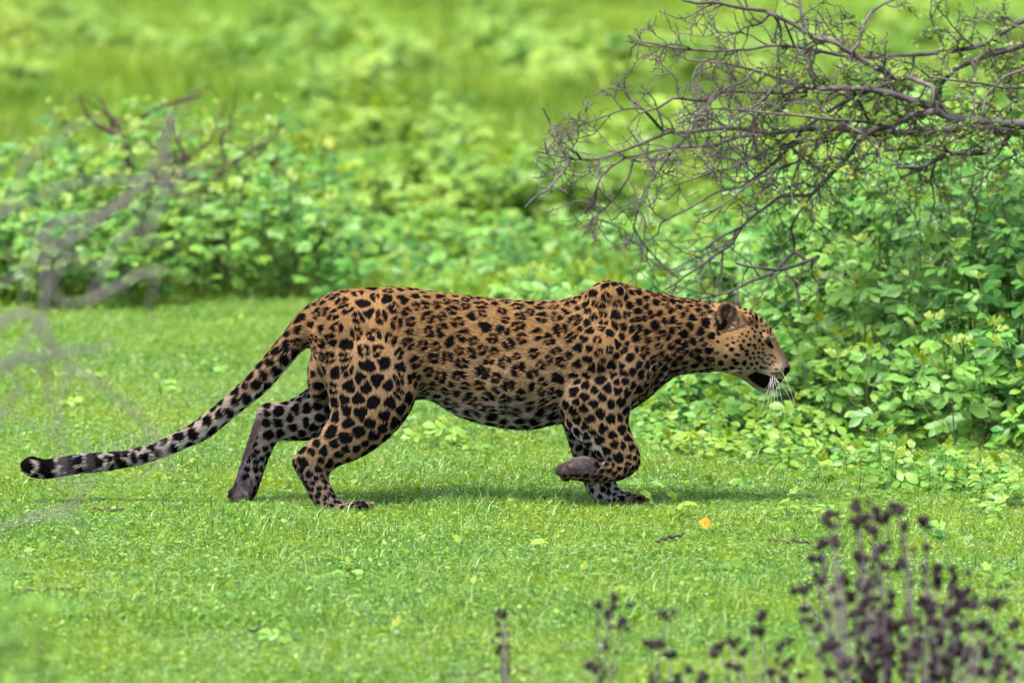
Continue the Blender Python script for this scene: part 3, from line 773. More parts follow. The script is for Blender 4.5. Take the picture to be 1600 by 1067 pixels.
# ---------------------------------------------------------------- fur
def make_fur(count=470000):
    me = body_me
    me.calc_loop_triangles()
    nt_ = len(me.loop_triangles)
    T = np.empty(nt_ * 3, np.int32); me.loop_triangles.foreach_get('vertices', T); T = T.reshape(-1, 3)
    A = np.empty(nt_, np.float32); me.loop_triangles.foreach_get('area', A)
    dens = np.ones(nv); dens[headm] = 2.0
    w = A * dens[T].mean(1); cs = np.cumsum(w) / w.sum()
    t = np.searchsorted(cs, rng.random(count))
    u, v = rng.random(count), rng.random(count)
    fl = u + v > 1; u[fl] = 1 - u[fl]; v[fl] = 1 - v[fl]
    B = np.stack([1 - u - v, u, v], 1)
    I = T[t]
    lerp = lambda X: (X[I] * B[..., None]).sum(1) if X.ndim == 2 else (X[I] * B).sum(1)
    P, N_, Fl, CC, S = lerp(BV), lerp(BN), lerp(flow), lerp(C), lerp(SPOT)
    N_ /= np.linalg.norm(N_, axis=1, keepdims=True); Fl /= np.linalg.norm(Fl, axis=1, keepdims=True) + 1e-6
    Ln = np.full(nv, .0112); Ln[headm] = .0042; Ln[headm & (VX > 1195)] = .0032; Ln[tailm] = .014; Ln[hf | ff | fn | hn] = .0085
    Ln = np.where(tors & (VY > 630) & (VX > 655) & (VX < 900), .020, Ln)
    Ln = np.where(earm, .007, Ln)
    ln = lerp(Ln) * rng.uniform(.65, 1.25, count)
    lift = np.full(nv, .38); lift[tors & (VY > 625)] = .25
    lf = lerp(lift) * rng.uniform(.5, 1.5, count)
    jit = rng.normal(0, .16, (count, 3)); jit -= N_ * (jit * N_).sum(1, keepdims=True)
    d0 = Fl + jit + N_ * lf[:, None]; d0 /= np.linalg.norm(d0, axis=1, keepdims=True)
    d1 = Fl + jit + N_ * (lf * .15)[:, None]; d1[:, 2] -= .12; d1 /= np.linalg.norm(d1, axis=1, keepdims=True)
    P0 = P - N_ * .0006; P1 = P0 + d0 * (ln * .5)[:, None]; P2 = P1 + d1 * (ln * .5)[:, None]
    pos = np.stack([P0, P1, P2], 1).reshape(-1, 3)
    rad_ = np.tile(np.array([.00050, .00044, .00012]), (count, 1)).ravel()
    blk = (S + rng.normal(0, 1, count) * lerp(np.where(headm, .0006, .0010)) < .0004)
    Cc = CC * (rng.uniform(.52, 1.48, count) * (1 + .22 * vnoise(P * np.array([.45, 1, 1]), 330, 8)))[:, None]
    Cc = np.where(blk[:, None], BLACK * rng.uniform(.7, 1.8, count)[:, None], Cc)
    hc = bpy.data.hair_curves.new('fur')
    hc.add_curves([3] * count)
    hc.attributes['position'].data.foreach_set('vector', pos.astype(np.float32).ravel())
    ra = hc.attributes.get('radius') or hc.attributes.new('radius', 'FLOAT', 'POINT')
    ra.data.foreach_set('value', rad_.astype(np.float32))
    ca_ = hc.attributes.new('coat', 'FLOAT_COLOR', 'CURVE')
    ca_.data.foreach_set('color', np.concatenate([Cc, np.ones((count, 1))], 1).astype(np.float32).ravel())
    m, nt, N, L = nodes('leopard_fur')
    o = N('ShaderNodeOutputMaterial'); b = N('ShaderNodeBsdfPrincipled')
    a = N('ShaderNodeAttribute'); a.attribute_name = 'coat'
    L(a.outputs['Color'], b.inputs['Base Color']); b.inputs['Roughness'].default_value = .7; b.inputs['Specular IOR Level'].default_value = .025
    L(b.outputs[0], o.inputs[0])
    f = link('fur', hc, leopard, m)
    f['kind'] = 'stuff'
make_fur()

# ---------------------------------------------------------------- eyes, nose leather, whiskers
eye_m = simple_mat('eye_wet', (.007, .008, .011), .12, .38)
for s in (-1, 1):
    bm = bmesh.new(); bmesh.ops.create_uvsphere(bm, u_segments=20, v_segments=14, radius=.0115)
    for f in bm.faces: f.smooth = True
    me = bpy.data.meshes.new('eye'); bm.to_mesh(me); bm.free()
    # sit the ball in the surface of the face
    p = np.array(at(1203, 539, s * .05))
    cand_ = np.where(headm & (np.sign(BV[:, 1]) == s) & (np.hypot(VX - 1203, VY - 539 + (3 if s > 0 else 0)) < 5))[0]
    k = cand_[np.argmax(np.abs(BV[cand_, 1]))] if len(cand_) else kd.find(p)[1]
    e = link('eye', me, leopard, eye_m); e.location = Vector(BV[k] - BN[k] * .0094)
wh = []
def whisker(px, py, ex, ey, side, bend=.0):
    p0 = np.array(at(px, py, side * .048))
    p0 = BV[kd.find(p0)[1]]
    p2 = np.array(at(ex, ey, side * (.07 + rng.uniform(0, .06))))
    p1 = (p0 + p2) / 2 + np.array([bend, side * .015, .006])
    t = np.linspace(0, 1, 9)[:, None]
    Cc = (1 - t) ** 2 * p0 + 2 * t * (1 - t) * p1 + t * t * p2
    r = np.linspace(.00028, .00010, 9)[:, None]
    return np.concatenate([Cc, r], 1)
wm = simple_mat('whisker_white', (.62, .61, .58), .5, .3)
W_ = [(1204, 594, 1198, 640), (1206, 595, 1201, 652), (1208, 594, 1209, 662), (1210, 595, 1214, 640), (1212, 594, 1226, 655), (1213, 595, 1238, 632),
      (1207, 592, 1195, 622), (1211, 592, 1205, 615), (1209, 590, 1196, 610), (1224, 585, 1243, 640), (1205, 590, 1190, 640), (1161, 565, 1137, 584), (1160, 566, 1135, 588),
      (1190, 508, 1196, 484), (1198, 516, 1206, 480), (1204, 522, 1222, 505), (1207, 528, 1226, 520), (1208, 593, 1221, 612)]
for a, b, c, d in W_:
    for s in ((-1, 1) if (a, b) in ((1206, 595), (1212, 594), (1190, 508), (1204, 522)) else (-1,)):
        link('whisker', tube_mesh('whisker', [whisker(a, b, c, d, s, .006)], 4), leopard, wm)
# ================================================================== leafy plants
def leaflet(L_, W_, n=4, cup=.18):
    """blunt leaflet, widest near its tip, folded a little along the midrib; x forward"""
    t = np.linspace(0, 1, n + 1)
    w = W_ * np.sin(np.pi * np.clip(t, 0, 1) ** 1.35) ** .75
    w[-1] = W_ * .18; w[0] = W_ * .08
    droop = -.20 * L_ * t ** 2
    mid = np.stack([L_ * t, 0 * t, droop], 1)
    lf = np.stack([L_ * t, w, droop + cup * w], 1); rt = np.stack([L_ * t, -w, droop + cup * w], 1)
    V = np.concatenate([mid, lf, rt]); m = n + 1
    F = []
    for i in range(n):
        F += [(i, i + 1, m + i + 1, m + i), (i + 1, i, 2 * m + i, 2 * m + i + 1)]
    return V, F
def rotm(yaw, pitch, roll):
    return np.array(Matrix.Rotation(yaw, 3, 'Z') @ Matrix.Rotation(pitch, 3, 'Y') @ Matrix.Rotation(roll, 3, 'X'))
def compound_leaf(name, pairs, size, seed, mat, spread=1.0, wfac=.29):
    r = np.random.default_rng(seed)
    V, F = [], []
    def add(v, f):
        b = sum(len(x) for x in V); V.append(v); F.extend([tuple(b + i for i in q) for q in f])
    ln = size * (.35 + .22 * pairs)
    pet = np.array([[0, .0012, 0], [0, -.0012, 0], [ln, .0008, -.004], [ln, -.0008, -.004]]); add(pet, [(0, 1, 3, 2)])
    for p in range(pairs):
        x = ln * (1 if pairs == 1 else (.45 + .55 * p / (pairs - 1)))
        for s in (-1, 1):
            L_ = size * (.62 + .38 * (p + 1) / pairs) * r.uniform(.9, 1.1)
            v, f = leaflet(L_, L_ * wfac * r.uniform(.9, 1.12))
            yaw = s * (1.15 - .75 * (p + 1) / pairs) * spread + r.uniform(-.12, .12)
            v = v @ rotm(yaw, r.uniform(-.15, .25), s * r.uniform(-.25, .1)).T + np.array([x, 0, -.004 * x / ln])
            add(v, f)
    V = np.concatenate(V)
    me = mesh_np(name, V, np.array(F), True)
    me.materials.append(mat)
    return me
def simple_leaf(name, L_, W_, mat):
    v, f = leaflet(L_, W_, 6, .22)
    v = v.copy(); v[:, 0] += L_ * .15
    me = mesh_np(name, v, np.array(f), True); me.materials.append(mat)
    return me
CASSIA_M = leaf_material('cassia_leaf', (.022, .100, .014), (.125, .290, .050), (.20, .31, .03), (1.2, 5.0), .26, .42, .28, True, .4)
YOUNG_M = leaf_material('young_leaf', (.13, .23, .02), (.20, .28, .03), (.25, .28, .03), (1.2, 5.0), .42, .45, .3, True, .4)
HERB_M = leaf_material('herb_leaf', (.030, .125, .012), (.155, .310, .045), (.22, .31, .03), (.9, 4.0), .30, .42, .3, True, .8)
MEADOW_M = leaf_material('meadow_herb_leaf', (.060, .160, .016), (.180, .310, .048), (.26, .32, .03), (.7, 3.0), .36, .45, .3, True, .8)
STEM_M = simple_mat('green_stem', (.07, .11, .03), .6, .3)
OLD_M = leaf_material('yellowed_leaf', (.42, .26, .02), (.50, .33, .03), (.5, .3, .02), (3, 9), .35, .5, .3, True, .3)
LEAF = {'cassia': [compound_leaf('leaf_c%d' % i, [2, 3, 2, 3][i], [.054, .050, .060, .055][i], 300 + i, CASSIA_M, 1.05) for i in range(4)],
        'herb': [compound_leaf('leaf_h%d' % i, [2, 3, 2][i], [.044, .040, .050][i], 320 + i, HERB_M) for i in range(3)],
        'young': [compound_leaf('leaf_y%d' % i, 2, .026, 330 + i, YOUNG_M, .7, .24) for i in range(2)],
        'small': [simple_leaf('leaf_s%d' % i, [.034, .042, .028][i], [.010, .012, .009][i], HERB_M) for i in range(3)],
        'small_c': [simple_leaf('leaf_t%d' % i, [.036, .044][i], [.0105, .0125][i], CASSIA_M) for i in range(2)]}
VIEW = Vector((0, -1, 0))
def leaf_frame(direction, normal):
    x = Vector(direction).normalized(); z = Vector(normal); z = (z - x * z.dot(x)).normalized()
    y = z.cross(x)
    return Matrix((x, y, z)).transposed()
def plant(name, loc, h, nleaf, label, cat, group, kinds=('cassia',), young=2, lean=(0, 0), low=.15, scale=1.0, face=.55, bare_stem=False, arms=0):
    root = empty(name, loc, 0)
    tag(root, label, cat, group)
    n = 7
    t = np.linspace(0, 1, n)
    bend = rng.normal(0, .06, 2) * h
    P = np.stack([lean[0] * t ** 1.5 + bend[0] * np.sin(t * 3), lean[1] * t ** 1.5 + bend[1] * np.sin(t * 3), h * t - .02], 1)
    chains = [np.c_[P, np.linspace(.0011 + .0052 * h, .0007 + .0014 * h, n)]]
    anchors = [(P, 1.0)]
    for k in range(arms):
        i = int(rng.integers(1, 4)); a = rng.uniform(0, 6.283); l = h * rng.uniform(.35, .6)
        q = P[i] + np.stack([math.cos(a) * l * .7 * t, math.sin(a) * l * .7 * t, l * .8 * t ** 1.2], 1)
        chains.append(np.c_[q, np.linspace(.0009 + .003 * h, .0006 + .001 * h, n)]); anchors.append((q, .6))
    link('stem', tube_mesh('stem', chains, 5), root, STEM_M)
    tot = sum(w for _, w in anchors)
    ga = rng.uniform(0, 6.283)
    for Q, w in anchors:
        m = max(2, int(round(nleaf * w / tot)))
        for k in range(m):
            u = low + (1 - low) * ((k + rng.random() * .8) / m) ** .8
            u = min(u, .995)
            p = np.array([np.interp(u, t, Q[:, c]) for c in range(3)])
            ga += 2.4 + rng.uniform(-.4, .4)
            out = Vector((math.cos(ga), math.sin(ga), rng.uniform(-.25, .35)))
            nrm = Vector((0, 0, 1)) + VIEW * face * rng.uniform(.4, 1.5) + Vector(rng.normal(0, .28, 3)) + Vector((out.x, out.y, 0)) * .35
            kind = kinds[int(rng.integers(len(kinds)))]
            me = LEAF[kind][int(rng.integers(len(LEAF[kind])))]
            o = bpy.data.objects.new('leaf', me); COL.objects.link(o); o.parent = root
            s = scale * rng.uniform(.75, 1.2) * (1.12 - .35 * u)
            o.matrix_local = Matrix.Translation(Vector(p)) @ leaf_frame(out, nrm).to_4x4() @ Matrix.Scale(s, 4)
        for k in range(young if w == 1 else young // 2):
            a = rng.uniform(0, 6.283)
            out = Vector((math.cos(a), math.sin(a), rng.uniform(.4, 1.4)))
            me = LEAF['young'][int(rng.integers(2))]
            o = bpy.data.objects.new('young_leaf', me); COL.objects.link(o); o.parent = root
            o.matrix_local = Matrix.Translation(Vector(Q[-1])) @ leaf_frame(out, Vector((0, 0, .6)) + VIEW + Vector(rng.normal(0, .4, 3))).to_4x4() @ Matrix.Scale(scale * rng.uniform(.7, 1.1), 4)
    return root
def foliage_plant(name, loc, h, spread, nleaf, label, cat, group, kind='herb', scale=1.0, face=.4):
    """a plant too blurred to tell its leaves apart: stems and one mass of leaf blades"""
    root = empty(name, loc, 0); tag(root, label, cat, group)
    chains, Vs, Fs, base = [], [], [], 0
    ns = 5
    for k in range(ns):
        a = rng.uniform(0, 6.283); r_ = spread * rng.uniform(.1, .8); t = np.linspace(0, 1, 5)
        chains.append(np.stack([math.cos(a) * r_ * t, math.sin(a) * r_ * t, h * rng.uniform(.6, .95) * t - .02, np.linspace(.004, .0015, 5)], 1))
    link('stem', tube_mesh('stem', chains, 4), root, STEM_M)
    for k in range(nleaf):
        c = chains[int(rng.integers(ns))]
        u = rng.uniform(.1, 1) ** .7
        p = np.array([np.interp(u, np.linspace(0, 1, 5), c[:, j]) for j in range(3)]) + rng.normal(0, .035, 3) * np.array([1.4, 1.4, .6])
        p[2] = max(p[2], .01)
        a = rng.uniform(0, 6.283); out = Vector((math.cos(a), math.sin(a), rng.uniform(-.3, .3)))
        nrm = Vector((0, 0, 1)) + VIEW * face * rng.uniform(.2, 1.6) + Vector(rng.normal(0, .35, 3))
        Mx = np.array(leaf_frame(out, nrm)) * scale * rng.uniform(.7, 1.2)
        src = LEAF_NP[kind][int(rng.integers(len(LEAF_NP[kind])))]
        Vs.append(src[0] @ Mx.T + p); Fs.append(src[1] + base); base += len(src[0])
    me = mesh_np('foliage', np.concatenate(Vs), np.concatenate(Fs), True)
    f = link('foliage', me, root, {'herb': HERB_M, 'meadow': MEADOW_M}.get(kind, CASSIA_M)); f['kind'] = 'stuff'
    return root
LEAF_NP = {}
for kd_, lst in LEAF.items():
    out_ = []
    for me in lst:
        v = np.empty(len(me.vertices) * 3, np.float32); me.vertices.foreach_get('co', v)
        q = np.empty(len(me.polygons) * 4, np.int32); me.loops.foreach_get('vertex_index', q)
        out_.append((v.reshape(-1, 3), q.reshape(-1, 4)))
    LEAF_NP[kd_] = out_
LEAF_NP['meadow'] = LEAF_NP['herb']

# ---- the thicket in front of the leopard's nose, low at its left end and waist-high on the right
def thicket_h(x, y):
    edge = y - float(np.interp(x, [.0, .30, 1.30], [3.2, 2.35, 1.22]))        # metres behind the front edge
    hx = .32 + .62 * sstep(.25, 1.25, np.array(x))
    return float(hx * (.34 + .66 * sstep(0, 1.25, np.array(edge)))), edge
def thicket_label(x, e):
    if x < .80: return 'low leafy plant at the thin end of the thicket beside the leopard\'s neck', 'plants at the thin end of the thicket'
    if e < .40: return 'blunt-leaved plant on the front edge of the thicket, leaning over the lawn', 'plants on the front edge of the thicket'
    if e < 1.5: return 'tall leafy plant with blunt paired leaflets in the sloping face of the thicket', 'plants in the face of the thicket'
    return 'leafy plant at the back of the thicket, right under the thorn bush limbs', 'plants at the back of the thicket'
pts = []
for tries in range(6000):
    x, y = rng.uniform(.02, 2.7), rng.uniform(.85, 4.8)
    h, e = thicket_h(x, y)
    if e < 0 or e > 2.6 or (x < .62 and y < 1.75): continue
    sp = .132 if e < 1.3 else .20
    if any((x - a) ** 2 + (y - b) ** 2 < sp * sp for a, b in pts): continue
    pts.append((x, y))
for x, y in pts:
    h, e = thicket_h(x, y)
    h *= rng.uniform(.82, 1.12)
    front = e < .35
    plant('cassia_plant', (x, y, gz(x, y)), h, int((18 if e < 1.6 else 10) + 20 * h), thicket_label(x, e)[0], 'plant', thicket_label(x, e)[1], ('cassia',) if not front else ('cassia', 'small_c', 'herb'), young=3, low=.10 if e < .6 else .35,
          lean=(rng.normal(0, .04), -rng.uniform(.02, .18) * h), face=1.0, arms=2 if h > .3 else 1)
# ---- the low herbs along its foot and beyond it to the left
foot = []
FOOT = 'small pale green herb on the grass at the foot of the thicket'
for px, py in [(1010, 668), (1035, 690), (1062, 672), (1085, 700), (1110, 690), (1135, 672), (1150, 705), (1190, 695), (1215, 715), (1240, 690), (1265, 720), (1290, 700), (1320, 725), (1345, 712), (1372, 735),
               (1400, 742), (1450, 750), (1492, 752), (1530, 765), (1580, 770), (1020, 640), (1050, 635), (1075, 650), (1120, 660), (1180, 668), (1560, 748), (1470, 735), (1420, 722), (1000, 655), (1165, 650)]:
    foot.append((px, py))
    for k in range(2): foot.append((px + rng.normal(0, 22), py + rng.normal(-6, 12)))
for px, py in foot:
    p = ground_at(px, py + 22)
    plant('herb', (p.x, p.y, gz(p.x, p.y)), rng.uniform(.06, .15), int(rng.integers(9, 15)), FOOT, 'herb', 'herbs at the foot of the thicket', ('small_c', 'small', 'herb') if rng.random() < .6 else ('small',), young=1, scale=.95, face=.8, low=.2)
# ---- seedlings scattered on the lawn
SEED = 'tiny seedling with a few light green leaves on the open lawn'
def seed_label(px, py):
    if 600 < px < 880 and py < 760: return 'small light green seedling on the lawn under the leopard\'s belly', 'seedlings under the belly'
    if 1000 <= px < 1125 and 760 < py < 830: return 'light green seedling by the leopard\'s planted forefoot', 'seedlings by the forefoot'
    if px >= 1125 and py < 960: return 'light green seedling on the lawn between thicket and seed stalks', 'seedlings before the thicket'
    if py < 720: return 'small seedling on the lawn beyond the leopard\'s tail', 'seedlings beyond the tail'
    return 'tiny seedling in the near lawn below the leopard', 'seedlings in the near lawn'
for px, py, h, n in [(1085, 792, .10, 6), (1060, 815, .07, 5), (1115, 785, .06, 4), (700, 706, .10, 8), (735, 716, .07, 6), (655, 735, .06, 4), (662, 700, .06, 5), (770, 690, .07, 5), (830, 690, .09, 6), (1230, 815, .09, 6),
                     (1310, 835, .10, 6), (1335, 850, .08, 5), (1590, 800, .13, 7), (1560, 820, .08, 5), (1020, 800, .05, 4), (1010, 770, .05, 4), (1165, 770, .06, 4), (1180, 735, .08, 5), (720, 870, .05, 4), (740, 940, .06, 4),
                     (860, 860, .05, 4), (905, 910, .05, 4), (430, 700, .06, 4), (560, 770, .04, 4), (250, 620, .07, 5), (150, 600, .06, 5), (330, 585, .08, 5), (225, 560, .08, 5), (390, 480, .13, 9), (375, 515, .08, 6), (100, 640, .06, 4),
                     (60, 870, .05, 4), (190, 850, .05, 4), (545, 905, .05, 4), (350, 950, .06, 4), (440, 1010, .06, 4), (610, 1000, .05, 4), (1120, 900, .06, 4), (1000, 930, .05, 4), (1480, 860, .07, 5), (1550, 930, .08, 5), (655, 650, .07, 5), (640, 668, .06, 5), (860, 655, .08, 6)]:
    p = ground_at(px, py)
    lab, grp = seed_label(px, py)
    plant('seedling', (p.x, p.y, gz(p.x, p.y)), h, n, lab, 'seedling', grp, ('small', 'herb'), young=1, low=.5, scale=.9, face=.7)
p = ground_at(1101, 840)
yl = empty('yellow_leaf', (p.x, p.y, 0)); tag(yl, 'single bright yellow round leaf on a thin stalk in the lawn', 'leaf')
link('stalk', tube_mesh('stalk', [[(0, 0, -.01, .0012), (.001, 0, .02, .001), (0, 0, .042, .0008)]], 5), yl, STEM_M)
v, f = leaflet(.032, .016, 6, .1)
o = link('blade', mesh_np('blade', v - np.array([.016, 0, 0]), np.array(f)), yl, OLD_M); o.location = (0, 0, .040); o.rotation_euler = (R(70), R(12), 0)

# ---- the blurred thicket behind the leopard's tail and back
LB = 'leafy green plant in the blurred thicket behind the leopard\'s tail and back'
def left_label(x, y, e):
    px = 800 + x * FPX / (y + CAM_D)
    if e >= 1.2: return 'soft green leafy plant in the back rows of the blurred thicket', 'plant', 'back rows of the blurred thicket'
    if px > 520: return 'low leafy plant of the blurred thicket, just above the leopard\'s back', 'plant', 'low plants beyond the leopard\'s back'
    if e < .35: return 'leafy plant on the lawn edge of the blurred thicket beyond the tail', 'plant', 'lawn edge of the blurred thicket'
    return 'tall leafy plant of the blurred thicket, around the dead branch', 'plant', 'tall plants around the dead branch'
def left_h(x, y):
    px = 800 + x * FPX / (y + CAM_D)
    h = np.interp(px, [-200, 0, 120, 260, 400, 480, 540, 600, 700, 760, 900, 1050, 1250], [.40, .50, .62, .70, .68, .60, .50, .42, .36, .42, .36, .36, .40])
    if px > 530: h *= .72 + .5 * float(vnoise(np.array([[x, y, 0.0]]), 2.6, 51)[0])
    front = 6.45 + (.25 if px > 520 else 0) + .12 * math.sin(x * 5)
    return float(h), y - front
pts = []
for tries in range(9000):
    x, y = rng.uniform(-3.1, 1.3), rng.uniform(6.3, 9.6)
    h, e = left_h(x, y)
    if e < 0 or (x < -.65 and e > 1.9) or (x >= -.65 and float(vnoise(np.array([[x, y, 0.0]]), 2.0, 52)[0]) < -.42): continue
    sp = (.118 if x < -.6 else .155) if e < 1.2 else .26
    if any((x - a) ** 2 + (y - b) ** 2 < sp * sp for a, b in pts): continue
    pts.append((x, y))
for x, y in pts:
    h, e = left_h(x, y)
    h *= (.62 + .38 * min(e / .5, 1)) * rng.uniform(.8, 1.12) * (1 - .25 * min(max(e - 1, 0), 1))
    if e < 1.2:
        plant('leafy_weed', (x, y, gz(x, y)), h, int(16 + 22 * h), *left_label(x, y, e), ('herb', 'cassia'), young=2, low=.22, scale=.95, face=.85, lean=(rng.normal(0, .04), -rng.uniform(0, .12) * h), arms=2 if h > .4 else 1)
    else:
        foliage_plant('leafy_weed', (x, y, gz(x, y)), h, .14, 60, *left_label(x, y, e))
# ---- meadow herbs farther off, soft with distance
MH = 'bushy herb clump in the far meadow, quite out of focus'
MH2 = 'taller bushy herb standing up from the far meadow, out of focus'
far = []
for cx, cy, n, sx, sy in [(60, 50, 9, 90, 25), (150, 95, 4, 60, 15), (880, 130, 8, 90, 30), (530, 180, 7, 70, 25), (640, 250, 7, 90, 25), (450, 60, 4, 80, 20), (780, 60, 4, 60, 20), (1230, 70, 4, 80, 30), (1480, 60, 7, 110, 35), (1100, 120, 4, 80, 30), (350, 110, 4, 60, 20), (600, 110, 3, 60, 20), (700, 330, 6, 90, 20), (880, 330, 6, 60, 20), (1500, 150, 8, 120, 25), (1100, 280, 6, 80, 25), (20, 170, 4, 40, 20)]:
    for k in range(n * 3): far.append((cx + rng.normal(0, sx * .6), cy + rng.normal(0, sy * .6)))
for px, py in far:
    p = ground_at(px, max(py, -30) + 18)
    h = rng.uniform(.14, .46)
    foliage_plant('meadow_herb', (p.x, p.y, gz(p.x, p.y)), h, rng.uniform(.14, .34), 55, MH if h < .30 else MH2, 'herb', 'herb clumps of the far meadow' if h < .30 else 'tall herb clumps of the far meadow', scale=1.3, kind='meadow')
# ---- tall green growth behind the thorn bush
for k in range(11):
    x, y = rng.uniform(1.25, 2.9), rng.uniform(5.2, 8.5)
    foliage_plant('background_shrub', (x, y, gz(x, y)), rng.uniform(.75, 1.25) * (.75 if x < 1.7 else 1), rng.uniform(.25, .4), 190, 'tall soft green shrub seen through the thorn bush limbs', 'shrub', 'shrubs behind the thorn bush', 'cassia' if k % 3 else 'herb', 1.15, .6)
# ================================================================== woody things
def bark(name, A, B, scale=35):
    return noise_mix_material(name, A, B, scale, .85)
BARK_M = bark('thorn_bark', (.040, .030, .031), (.115, .094, .098), 22)
BROWN_M = bark('dead_wood', (.035, .022, .018), (.085, .055, .044), 40)
GREY_M = bark('grey_twig', (.085, .070, .080), (.155, .130, .145), 30)
# limbs traced from the photograph: pixel path (root to tip), root and tip radius in pixels
LIMBS = [
 ([(1665, 225), (1600, 194), (1548, 188), (1500, 186), (1475, 183), (1461, 169), (1425, 157), (1391, 145), (1352, 138), (1293, 138), (1220, 145), (1135, 143), (1118, 146), (1104, 160), (1085, 175)], 9.5, 1.6),
 ([(1461, 174), (1425, 181), (1397, 194), (1369, 200), (1352, 211), (1335, 228), (1321, 247), (1301, 267), (1279, 290), (1265, 304), (1220, 304), (1194, 324), (1174, 338), (1157, 355), (1123, 371), (1095, 394), (1078, 392)], 6, 1.4),
 ([(1600, 210), (1520, 200), (1475, 205), (1414, 208), (1374, 211), (1307, 202), (1265, 202), (1237, 205), (1200, 209), (1154, 201), (1115, 202), (1073, 207), (1045, 207), (1017, 219), (989, 230), (955, 242), (932, 250), (896, 249), (870, 244), (837, 236)], 8, 1.1),
 ([(1220, 212), (1157, 213), (1112, 229), (1062, 230), (1022, 236), (977, 247), (955, 261), (938, 278), (930, 300), (915, 335)], 3.4, 1.1),
 ([(1467, 140), (1419, 121), (1369, 138), (1321, 160), (1284, 183), (1251, 208), (1236, 230), (1214, 250), (1195, 268), (1157, 293), (1118, 301), (1081, 324), (1053, 338), (1031, 349), (1028, 365)], 4.4, 1.2),
 ([(1680, 40), (1640, 58), (1582, 77), (1551, 84), (1518, 97), (1495, 107), (1475, 124), (1467, 140), (1462, 165)], 4.8, 4),
 ([(1670, 0), (1620, 20), (1571, 45), (1549, 62), (1518, 74), (1481, 79), (1442, 83), (1397, 84), (1346, 88), (1312, 84), (1265, 74), (1228, 69), (1200, 70), (1171, 76), (1112, 79), (1073, 77), (1045, 73), (1011, 66), (1000, 66), (986, 76)], 5, 1.4),
 ([(1400, 128), (1380, 110), (1352, 98), (1326, 81), (1304, 66), (1267, 59), (1242, 39), (1217, 28), (1197, 18), (1157, 13), (1118, 4), (1090, 6), (1067, 1)], 5.5, 2),
 ([(1200, 17), (1214, 28), (1221, 50), (1220, 68)], 3.4, 1.6),
 ([(1259, 93), (1256, 42), (1250, 8), (1245, -25)], 3.6, 2.4),
 ([(1338, 78), (1349, 42), (1360, 20), (1380, 7), (1420, -10)], 3, 1.8),
 ([(1300, 141), (1240, 132), (1220, 124), (1197, 115), (1166, 107), (1138, 100), (1107, 96), (1073, 94)], 4, 1.3),
 ([(1172, 122), (1163, 128), (1135, 138), (1104, 160), (1090, 180), (1070, 190)], 2.2, 1.0),
 ([(1110, 158), (1093, 157), (1053, 153), (1028, 169), (1000, 177), (986, 191), (981, 200)], 3, 1.0),
 ([(1045, 207), (1039, 208), (1017, 185), (1003, 169), (986, 156)], 3, 2),
 ([(1003, 169), (977, 171), (938, 185), (904, 197), (871, 202)], 1.8, .8),
 ([(910, 248), (896, 236), (868, 214), (859, 191), (848, 169)], 2.4, 1),
 ([(892, 249), (876, 273), (854, 298), (837, 307), (820, 324)], 2.9, 1),
 ([(995, 243), (989, 251), (983, 276), (961, 310), (944, 327), (921, 346), (910, 371)], 2.4, 1),
 ([(935, 250), (935, 284), (930, 312), (918, 340)], 2.6, 1),
 ([(1062, 232), (1050, 234), (1031, 265), (1011, 287), (1000, 318), (989, 357), (1011, 388), (1039, 419), (1064, 438)], 1.9, 1.2),
 ([(1280, 400), (1245, 415), (1214, 422), (1166, 416), (1150, 411)], 3.2, 1.8),
 ([(1250, 385), (1225, 408), (1205, 428), (1174, 439), (1138, 457), (1101, 466), (1078, 468)], 3.3, 1.5),
 ([(1480, 228), (1430, 232), (1374, 236), (1346, 245), (1312, 261), (1285, 285)], 2.6, 2),
 ([(1640, 180), (1594, 191), (1571, 222), (1590, 240), (1574, 247), (1549, 264), (1509, 277), (1475, 284)], 3, 1.0),
 ([(1660, 140), (1600, 138), (1565, 138), (1532, 131), (1489, 126), (1450, 120)], 2.6, 1.4),
 ([(1520, 95), (1523, 135), (1522, 182)], 2.2, 1.4),
 ([(1157, 355), (1143, 383), (1115, 400), (1090, 419), (1067, 433), (1053, 445), (1040, 452)], 3.2, 1.6),
 ([(1321, 160), (1300, 185), (1352, 211), (1374, 240)], 2.6, 2),
 ([(1273, 112), (1262, 95), (1240, 70), (1230, 45), (1220, 20)], 3, 1.4),
 ([(1251, 208), (1247, 255), (1235, 290), (1240, 330)], 2.4, 1.0),
 ([(1400, 200), (1350, 190), (1300, 188), (1262, 182), (1210, 178), (1160, 172), (1110, 170)], 3.4, 1.2),
 ([(1330, 138), (1345, 165), (1360, 195)], 3, 2.4),
 ([(1279, 290), (1250, 330), (1235, 355), (1243, 385), (1230, 405)], 2.4, 1.6),
 ([(1240, 200), (1215, 225), (1190, 240), (1150, 262), (1110, 270), (1070, 285), (1035, 295)], 2.6, 1.0),
 ([(1300, 200), (1280, 225), (1252, 250), (1215, 262), (1180, 280), (1140, 312), (1100, 340)], 2.8, 1.1),
 ([(1220, 124), (1200, 150), (1165, 180), (1130, 205), (1110, 222)], 2.4, 1.2),
 ([(1560, 230), (1530, 240), (1480, 240), (1440, 262), (1400, 262)], 6, 2),
 ([(1640, 90), (1600, 110), (1570, 120), (1540, 150), (1535, 180)], 3, 2),
 ([(1690, 300), (1640, 270), (1600, 262), (1578, 245)], 3, 1.5)]
def resample(P, step):
    P = np.asarray(P, float)
    d = np.r_[0, np.cumsum(np.linalg.norm(np.diff(P[:, :2], axis=0), axis=1))]
    n = max(4, int(d[-1] / step))
    u = np.linspace(0, d[-1], n)
    return np.stack([np.interp(u, d, P[:, k]) for k in range(P.shape[1])], 1)
BR = []          # sampled limbs: px, py, Y, radius px
